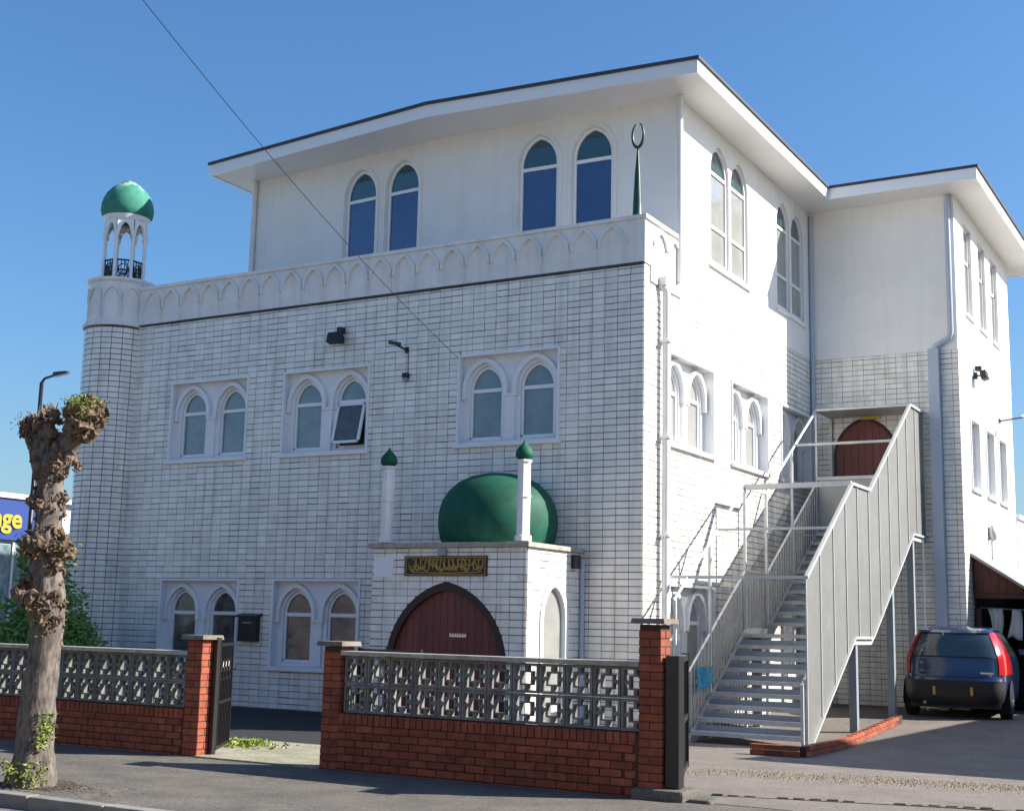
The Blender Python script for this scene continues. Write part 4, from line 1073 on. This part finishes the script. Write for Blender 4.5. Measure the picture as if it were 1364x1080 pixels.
    for s in (-1, 1):
        m_ = MB().box(s*.84-.06,s*.84+.06,2.42,2.50,.98,1.10); m_.build('wing_mirror', paint, t, bevel=.03)
        for y in (.62, 3.08):
            c = Vector((s*.74, y, .285))
            wh = MB()
            prof = [(.17,-.09),(.27,-.09),(.285,-.07),(.285,.07),(.27,.09),(.17,.09)]
            n = 24
            for r, h in prof:
                for q in range(n): an = 2*math.pi*q/n; wh.v.append(c+Vector((h*s, r*math.cos(an), r*math.sin(an))))
            for j in range(len(prof)-1):
                for q in range(n): k = (q+1) % n; wh.f.append([j*n+q,j*n+k,(j+1)*n+k,(j+1)*n+q])
            wo_ = wh.build('wheel', TYRE, t, smooth=True, angle=40)
            rm = MB()
            rm.poly([c+Vector((s*.06, .18*math.cos(2*math.pi*q/n), .18*math.sin(2*math.pi*q/n))) for q in range(n)])
            for q in range(5):
                an = 2*math.pi*q/5; d = Vector((0,math.cos(an),math.sin(an)))
                rm.bar(c+Vector((s*.075,0,0)), c+Vector((s*.082,0,0))+d*.17, .045, .02)
            rm.build('rim', RIM, wo_)
            ar = MB(); ar.poly([Vector((s*.832, y+.335*math.cos(math.pi*q/14), .285+.335*math.sin(math.pi*q/14))) for q in range(15)] + [Vector((s*.832, y-.335, .2)), Vector((s*.832, y+.335, .2))]); ar.build('wheel_arch', CARPL, t)
    MB().box(-.7,.7,.15,3.6,.16,.24).build('underbody', CARPL, t)
    ORG[t] = Vector((0,0,0)); t.location = loc; t.rotation_euler = (0,0,rotz); t.scale = (1.07,1.07,1.07)
    return t
car('parked_hatchback', (3.13,6.05,gz(3.2,7)), R(4), CARP, 'dark blue hatchback parked rear-on beside the white wing')
car('parked_hatchback', (5.15,9.6,gz(5.1,10)), R(-4), CARP2, 'black car parked beyond the blue hatchback near the lean-to')

# ------------------------------------------------------------------ lean-to with hanging cloths
LT = thing('lean_to', (4.2,10.5,.1), 'timber lean-to with grey sloping roof and red-brown gable against the wing', 'lean-to')
LX0, LX1, LY0, LY1 = 2.965, 5.6, 9.0, 13.5
def lz(x): return 3.02-(x-2.97)*.66
MB().hexa([(LX0,LY0-.15,lz(LX0)),(LX1,LY0-.15,lz(LX1)),(LX1,LY1,lz(LX1)),(LX0,LY1,lz(LX0)),(LX0,LY0-.15,lz(LX0)+.06),(LX1,LY0-.15,lz(LX1)+.06),(LX1,LY1,lz(LX1)+.06),(LX0,LY1,lz(LX0)+.06)]).build('roof', FELT, LT)
k = 0
x = LX0+.02
while x < 4.6:
    x2 = x+.15; zb = 2.32
    if lz(x2) > zb+.03: MB().prism([(x,LY0,zb),(x2-.006,LY0,zb),(x2-.006,LY0,lz(x2)-.005),(x,LY0,lz(x)-.005)], (0,.025,0)).build('gable_board', BROWNB, LT)
    x = x2
MB().box(LX0,LX1,LY0+.03,LY0+.08,2.22,2.32).build('beam', BROWNB, LT)
for x, y in ((3.04,LY0+.05),(5.5,LY0+.05),(5.5,LY1-.1)): MB().box(x-.045,x+.045,y-.045,y+.045,0,min(2.02,lz(x)-.01) if x < 5 else lz(x)-.01).build('post', BROWNB, LT)
MB().box(LX0,LX1,LY1-.03,LY1,0,1.28).prism([(LX0,LY1-.03,1.28),(LX1,LY1-.03,1.28),(LX0,LY1-.03,2.95)], (0,.03,0)).build('shade_back', BLKPL, LT)  # black sheet closing the far end, stands in for the dark interior
MB().box(LX1-.03,LX1,LY0+.1,LY1-.03,0,1.27).build('sun_blocker', BROWNB, LT)  # added wall out of view, keeps the sun out of the lean-to
MB().box(LX0-.003,LX0+.02,LY0+.1,LY1-.03,0,2.9).build('shade_lining', BLKPL, LT)  # added black sheet over the wing wall, shade painted as colour
MB().tube([(3.0,9.35,2.05),(5.4,9.35,1.95)], .01, 5).build('hanging_rail', GALV, LT)
def cloth(x, y, zt, wd, ln, seed, label):
    mb = MB(); n = 8
    for j in range(7):
        v_ = j/6
        for i in range(n+1):
            u = i/n-.5; ww = wd*(.55+.45*v_ if seed % 2 else 1-.35*v_)
            mb.v.append(Vector((x+u*ww+.03*math.sin(3*v_+seed), y+.035*math.sin(u*14+seed+2*v_), zt-ln*v_+.04*math.cos(u*6+seed)*v_)))
    for j in range(6):
        for i in range(n): a = j*(n+1)+i; mb.f.append([a,a+1,a+n+2,a+n+1])
    o = mb.build('hanging_cloth', CLOTH, None, recalc=False, smooth=True); tag(o, label, 'cloth', 'cloths hung in the lean-to')
    o.modifiers.new('s', 'SOLIDIFY').thickness = .008
for k, (x, wd, ln, lab) in enumerate(((3.30,.24,.50,'white cloth hung in the lean-to closest to the wing wall'),(3.66,.26,.55,'longest white cloth on the lean-to rail, widest at its top'),(3.98,.20,.40,'narrow white cloth in the middle of the lean-to rail'),(4.30,.28,.36,'short wide white cloth hung on the lean-to rail'),(4.66,.22,.45,'white cloth hung in the lean-to farthest from the wing wall'))):
    cloth(x, 9.30, 2.04-(x-3)*.04, wd*1.1, ln, k, lab)

# ------------------------------------------------------------------ left background: shop, lamp, shrubs
SH = thing('shop_building', (-24,6,0), 'flat white shop building with blue and yellow fascia sign beyond the minaret', 'building')
SHF = Fr((-20,0,0), (0,1,0), (1,0,0))
MB().box(-32,-20,-3,14,0,4.42).build('wall', WHITEB, SH)
MB().box(-32.2,-19.80,-3.2,14.2,4.42,4.54).build('roof_edge', UPVC, SH)
sg = MB().fbox(SHF, -2.5, 5.75, 3.36, 4.37, .01, .14).build('fascia_sign', SIGNB, SH)
for k in range(9):
    s = -2.4+1.5*k; pn = MB().fbox(SHF, s, s+.06, .2, 3.3, .0, .06).build('window_frame', UPVC, SH)
    MB().poly([SHF.P(s+.06,.3,.02), SHF.P(s+1.5,.3,.02), SHF.P(s+1.5,3.25,.02), SHF.P(s+.06,3.25,.02)]).build('pane', SHOPG, SH)
cu = bpy.data.curves.new('txt', 'FONT'); cu.body = 'nge'; cu.size = .68; cu.extrude = .012; cu.offset = .016
to = bpy.data.objects.new('txt', cu); col.objects.link(to); bpy.context.view_layer.update()
tm = bpy.data.meshes.new_from_object(to.evaluated_get(bpy.context.evaluated_depsgraph_get())); bpy.data.objects.remove(to)
tm.materials.clear(); tm.materials.append(SIGNY)
lt_ = inst('sign_lettering', tm, (-19.84, 4.28, 3.68), sg, rot=(R(90), 0, R(90)))

LP = thing('street_lamp', (-19.0,4.8,0), 'dark street lamp rising behind the pollarded tree', 'street lamp')
MB().tube([(-19.0,4.8,0),(-19.0,4.8,1.2),(-19.0,4.8,7.35)], [.08,.065,.05], 10).build('column', BLACK, LP, smooth=True)
MB().tube([(-19.0,4.8,7.35),(-18.9,4.8,7.45),(-18.6,4.85,7.52)], .035, 8).build('arm', BLACK, LP)
MB().hexa([(-18.62,4.77,7.47),(-18.1,4.80,7.53),(-18.1,4.94,7.53),(-18.62,4.92,7.47),(-18.6,4.78,7.6),(-18.15,4.81,7.6),(-18.15,4.93,7.6),(-18.6,4.91,7.6)]).build('lamp_head', BLACK, LP, bevel=.02)

def leaf(mb, p, s, rr):
    d = Vector((rr.gauss(0,1), rr.gauss(0,1), rr.gauss(0,.7))).normalized()
    e = d.cross(Vector((rr.gauss(0,1), rr.gauss(0,1), rr.gauss(0,1)))).normalized()
    a, b = d*s, e*s*.42; up = d.cross(e)*s*.12
    i = len(mb.v); mb.v += [p-a*.5, p+b*.5+up, p+a*.6, p-b*.5+up]; mb.f.append([i,i+1,i+2,i+3])
def shrub(name, c, blobs, n, ls, m, label, seed, stems=True):
    t = thing(name, c, label, 'shrub'); rr = random.Random(seed); C0 = Vector(c)
    mb = MB(); tot = sum(b[3]**2 for b in blobs)
    for bx, by, bz, br in blobs:
        for _ in range(int(n*br*br/tot)):
            d = Vector((rr.gauss(0,1), rr.gauss(0,1), rr.gauss(0,1))).normalized()
            k = br*(rr.random()**.33)*(1+.35*noise.noise(d*2.2+Vector((seed,bx*3,bz))))
            leaf(mb, C0+Vector((bx,by,bz))+d*k, ls*rr.uniform(.6,1.3), rr)
    tag(mb.build('foliage', m, t, recalc=False), kind='stuff')
    sb = MB()
    for bx, by, bz, br in blobs:
        sb.tube([C0+Vector((bx*.2,by*.2,0)), C0+Vector((bx*.6,by*.6,bz*.5)), C0+Vector((bx,by,bz+br*.4))], [.03,.02,.008], 6)
    sb.build('stems', BARK, t)
    return t
shrub('laurel_shrub', (-10.1,-2.2,0), [(0,0,.8,.7),(.55,.1,.85,.62),(-.35,.0,1.3,.62),(.25,0,1.55,.55),(.85,-.1,1.15,.40),(-.9,0,.8,.6),(-.1,.1,2.1,.5),(.2,.1,.3,.6),(-.3,0,2.55,.36)], 6400, .13, LEAF, 'glossy green laurel bush behind the boundary wall by the minaret', 5)
shrub('laurel_shrub', (-12.6,-2.6,0), [(0,0,.7,.7),(.6,.1,.8,.55),(-.6,.0,.9,.65),(.2,0,1.3,.4)], 3000, .12, LEAF, 'darker low bush behind the wall below the blue shop sign', 9)
shrub('pale_shrub', (-12.6,1.6,0), [(0,0,1.5,.7),(.3,0,2.3,.65),(.1,0,2.95,.6),(.5,0,3.3,.42),(-.3,0,3.3,.4)], 3600, .11, LEAF2, 'tall pale green bush between the shop and the minaret', 12)

# ------------------------------------------------------------------ pollarded street tree
TR = thing('pollarded_tree', (-1.95,-9.2,-.04), 'pollarded street tree with knobbly stumps and no crown beside the kerb', 'tree')
rr = random.Random(21)
TY = -9.2
path = [(-1.95,-.12,.25),(-1.95,.05,.22),(-1.96,.3,.185),(-1.965,.6,.175),(-1.955,.9,.17),(-1.935,1.2,.165),(-1.93,1.45,.175),(-1.95,1.7,.185),(-1.985,1.9,.145),(-2.0,2.15,.165),(-2.02,2.35,.135),(-2.03,2.6,.13),(-2.05,2.8,.145),(-2.06,3.0,.17)]
path = [(x, z, r*(.88 if z > .2 else .95)) for x, z, r in path]
tb = MB(); NS = 28; fine = []
for k in range(len(path)-1):
    for q in range(4):
        f_ = q/4; a, b = path[k], path[k+1]; fine.append(tuple(a[i]+(b[i]-a[i])*f_ for i in range(3)))
fine.append(path[-1])
for j, (x, z, r) in enumerate(fine):
    for q in range(NS):
        an = 2*math.pi*q/NS; d = Vector((math.cos(an), math.sin(an), 0))
        k = r*(1+.11*noise.noise(Vector((d.x*1.6, d.y*1.6, z*1.3)))+.13*noise.noise(Vector((d.x*4, d.y*4, z*5+7)))*(2.0 if z > 1.5 else .8)+.05*noise.noise(Vector((d.x*9, d.y*9, z*13+3)))); 
        if z < .25: k *= 1+.12*math.sin(an*5)*(1-z/.25)
        tb.v.append(Vector((x, TY, z))+d*k)
for j in range(len(fine)-1):
    for q in range(NS): r_ = (q+1) % NS; tb.f.append([j*NS+q, j*NS+r_, (j+1)*NS+r_, (j+1)*NS+q])
trunk = tb.build('trunk', BARK, TR, smooth=True, recalc=False)
# pollard heads: limbs that end in knuckles
def limb(pts, rads, nm='limb'):
    mb = MB(); P_ = []; Rr = []
    for k in range(len(pts)-1):
        for q in range(4):
            f_ = q/4; P_.append(Vector(pts[k]).lerp(Vector(pts[k+1]), f_)); Rr.append(rads[k]+(rads[k+1]-rads[k])*f_)
    P_.append(Vector(pts[-1])); Rr.append(rads[-1]); mb.tube(P_, Rr, 14)
    for v in mb.v: v += Vector((noise.noise(v*7), noise.noise(v*7+Vector((9,0,0))), noise.noise(v*7+Vector((0,9,0)))))*.035
    return mb.build(nm, BARK, TR, smooth=True)
limb([(-2.05,TY,2.85),(-2.18,TY+.02,3.0),(-2.30,TY+.02,3.16),(-2.37,TY+.03,3.32)], [.15,.125,.10,.085])
limb([(-2.04,TY-.02,2.9),(-2.08,TY-.05,3.08),(-2.09,TY-.05,3.24),(-2.07,TY-.06,3.36)], [.15,.115,.09,.075])
limb([(-2.03,TY+.02,2.9),(-1.93,TY+.02,3.08),(-1.80,TY+.04,3.22),(-1.68,TY+.04,3.34)], [.15,.12,.10,.095])
kn = MB()
def knuckles(c, spread, n, r0, r1):
    for i in range(n):
        d = Vector((rr.gauss(0,1), rr.gauss(0,1), rr.gauss(0,1))).normalized()
        p = Vector(c)+Vector((d.x*spread[0], d.y*spread[1], d.z*spread[2])); kn.lump(p, rr.uniform(r0,r1)*.92, 9, .85, rr.random()*50, (1,1,rr.uniform(.7,1.3)))
knuckles((-2.33,TY,3.30), (.12,.11,.10), 44, .015, .05)
knuckles((-2.20,TY-.05,3.10), (.14,.13,.14), 34, .012, .035)
knuckles((-2.02,TY,2.75), (.15,.15,.22), 40, .010, .034)
knuckles((-2.00,TY,2.40), (.14,.14,.20), 34, .010, .03)
knuckles((-1.98,TY,1.85), (.17,.17,.16), 40, .012, .035)
knuckles((-1.95,TY,1.30), (.17,.16,.25), 14, .010, .025)
knuckles((-2.07,TY-.04,3.28), (.11,.11,.16), 34, .025, .06)
knuckles((-1.66,TY+.03,3.36), (.17,.16,.16), 64, .03, .075)
knuckles((-2.03,TY,3.02), (.20,.18,.12), 26, .025, .06)
knuckles((-1.85,TY,2.92), (.10,.14,.09), 14, .02, .045)
knuckles((-2.03,TY,2.55), (.17,.17,.10), 20, .02, .045)
knuckles((-2.00,TY,2.16), (.24,.22,.12), 62, .025, .06)
knuckles((-1.80,TY-.02,2.06), (.10,.1,.12), 18, .02, .05)
knuckles((-2.05,TY-.1,1.64), (.18,.15,.14), 12, .05, .09)
knuckles((-1.87,TY-.03,1.50), (.12,.14,.22), 44, .02, .05)
tag(kn.build('knuckles', CUTW, TR, smooth=False), kind='stuff')
tw = MB()
for i in range(70):
    c = rr.choice([(-2.33,TY,3.34),(-2.33,TY,3.34),(-1.66,TY+.03,3.40),(-2.07,TY,3.36),(-2.0,TY,2.16),(-1.85,TY,2.95)])
    d = Vector((rr.gauss(0,1), rr.gauss(0,1), rr.gauss(.3,.8))).normalized(); p = Vector(c)+d*.13
    tw.tube([p, p+d*rr.uniform(.03,.09)], [.009,.004], 5)
tag(tw.build('twig_stubs', BARK, TR), kind='stuff')
def sprouts(c, sp, n, s, m):
    mb = MB()
    for i in range(n): leaf(mb, Vector(c)+Vector([max(-1.35,min(1.35,rr.gauss(0,1)))*q for q in sp]), s*rr.uniform(.6,1.3), rr)
    return tag(mb.build('sprouts', m, TR, recalc=False), kind='stuff')
sprouts((-1.93,TY-.16,.09), (.15,.10,.075), 300, .05, LEAFY)
sprouts((-1.76,TY-.06,.47), (.045,.06,.11), 170, .05, LEAFY)
sprouts((-1.62,TY-.02,3.44), (.11,.12,.07), 900, .032, MOSS)
sprouts((-1.60,TY-.06,3.50), (.085,.09,.045), 420, .032, LEAFY)
sprouts((-2.33,TY-.05,3.36), (.09,.09,.06), 120, .03, CUTW)
sprouts((-1.84,TY-.12,1.52), (.07,.08,.15), 150, .03, MOSS)
sprouts((-2.0,TY-.14,2.16), (.16,.08,.1), 260, .035, CUTW)
sprouts((-1.80,TY,2.10), (.10,.1,.1), 60, .045, MOSS)
pit = [(-1.95+(.42+.13*noise.noise(Vector((math.cos(a)*2, math.sin(a)*2, 3))))*math.cos(a), max(-9.58, TY+.06+(.34+.12*noise.noise(Vector((math.cos(a)*2, math.sin(a)*2, 9))))*math.sin(a)), 0) for a in [2*math.pi*k/26 for k in range(26)]]
struct('tree_pit', MB().poly([(x, y, -.04*(-6.5-y)/3.1-.001) for x, y, z in pit]), SOIL)
lit = MB(); rl_ = random.Random(8)
for i in range(420):
    x, y = -1.75+rl_.gauss(0,.45), TY+.05+rl_.gauss(0,.17)
    if y < -9.57: continue
    p = Vector((x, y, -.04*(-6.5-y)/3.1+.006)); a = rl_.uniform(0,6.28); d = Vector((math.cos(a),math.sin(a),rl_.uniform(-.1,.2)))*rl_.uniform(.012,.028); e = Vector((-d.y,d.x,0))*.5
    i_ = len(lit.v); lit.v += [p-d,p+e,p+d,p-e]; lit.f.append([i_,i_+1,i_+2,i_+3])
for i in range(500):
    x, y = rl_.uniform(-6.5, 2.9), -6.62-abs(rl_.gauss(0,.07))
    if -2.3 < x < -.75: continue
    p = Vector((x, y, -.04*(-6.5-y)/3.1+.004)); a = rl_.uniform(0,6.28); d = Vector((math.cos(a),math.sin(a),rl_.uniform(-.1,.2)))*rl_.uniform(.008,.022); e = Vector((-d.y,d.x,0))*.5
    i_ = len(lit.v); lit.v += [p-d,p+e,p+d,p-e]; lit.f.append([i_,i_+1,i_+2,i_+3])
tag(lit.build('leaf_litter', CUTW, None, recalc=False), 'dry leaf litter scattered round the tree foot and along the wall', 'leaf litter', kind='stuff')

# weeds by the gate
wd_ = MB(); rw = random.Random(4)
for i in range(320):
    x = -3.05+abs(rw.gauss(0,.36)); y = -5.35+rw.gauss(0,.16); p = Vector((x, y, .02+abs(rw.gauss(0,.03)))); leaf(wd_, p, .07*rw.uniform(.5,1.3), rw)
o = tag(wd_.build('weeds', LEAFY, None, recalc=False), 'small green weeds growing at the edge of the concrete gate apron', 'weeds', kind='stuff')

# ------------------------------------------------------------------ overhead cable
a, b = Vector((-3.30,-.03,5.80)), Vector((-1.48,-9.0,7.83)); pts = []
a2 = (b-a)
for i in range(33):
    t_ = i/32*1.25; p = a+a2*t_; p.z -= .55*4*(t_/1.25)*(1-t_/1.25)*.45; pts.append(p)
tag(MB().tube(pts, .0045, 6).build('overhead_cable', BLACK, None), 'thin black overhead cable running down to the upper front window', 'cable')

# ------------------------------------------------------------------ neighbouring house east of the drive (its shadow lies on the driveway)
NH = thing('neighbouring_house', (14,6,0), 'brick house across the drive, outside the picture to the east', 'house')
nh = [(9.65,2.35),(19,2.35),(19,16),(12.0,16)]
MB().prism([(x,y,-.2) for x,y in offs(nh,-.35)], (0,0,5.45)).build('wall', HBRICK, NH)
MB().prism([(x,y,5.25) for x,y in nh], (0,0,.25)).build('roof', SLATE, NH)
for y in (5,9,12):
    p0 = Vector((10.3+(y-2.7)*.172,y,0)); S_ = Vector((.17,.985,0)).normalized(); fr = Fr(p0, S_, Vector((-S_.y,S_.x,0)))
    wi = MB().fbox(fr,-.6,.6,3.2,4.4,-.1,.09).build('window', UPVC, NH); MB().fbox(fr,-.52,.52,3.28,4.32,.09,.095).build('pane', GLASS_D, wi)

# ------------------------------------------------------------------ houses across the street, behind the camera (they show in the ground-floor glass)
OF_y = -25.0
CREAM = mat('cream_house_render', (.72, .66, .56), .85, var=.15, scale=2)
for k, (x0, m_, lab) in enumerate(((-27, HBRICK, 'red brick house across the street left of the cream one'), (-13.5, CREAM, 'cream rendered house across the street facing the mosque'), (0, HBRICK, 'red brick house across the street facing the boundary wall'), (13.5, CREAM, 'cream rendered house across the street opposite the drive'))):
    H_ = thing('opposite_house', (x0+6, OF_y-4, -.1), lab, 'house', 'houses across the street')
    fr = Fr((0, OF_y, 0), (-1,0,0), (0,1,0))
    MB().box(x0, x0+12.4, OF_y-8, OF_y, -.5, 5.6).build('wall', m_, H_)
    MB().prism([(x0-.2,OF_y+.3,5.6),(x0-.2,OF_y-4,8.6),(x0-.2,OF_y-8.3,5.6)], (12.8,0,0)).build('roof', SLATE, H_)
    for wx in (x0+2, x0+6.2, x0+10.4):
        for z0 in (.9, 3.5):
            if z0 < 1 and wx == x0+6.2:
                d_ = MB().box(wx-.5, wx+.5, OF_y, OF_y+.05, -.1, 2.05).build('door', DOORW, H_); continue
            wn = MB().box(wx-.85, wx+.85, OF_y, OF_y+.06, z0, z0+1.4).build('window', UPVC, H_)
            for q in (-.8, .03): MB().box(wx+q, wx+q+.77, OF_y+.06, OF_y+.065, z0+.06, z0+1.34).build('pane', GLASS_D, wn)
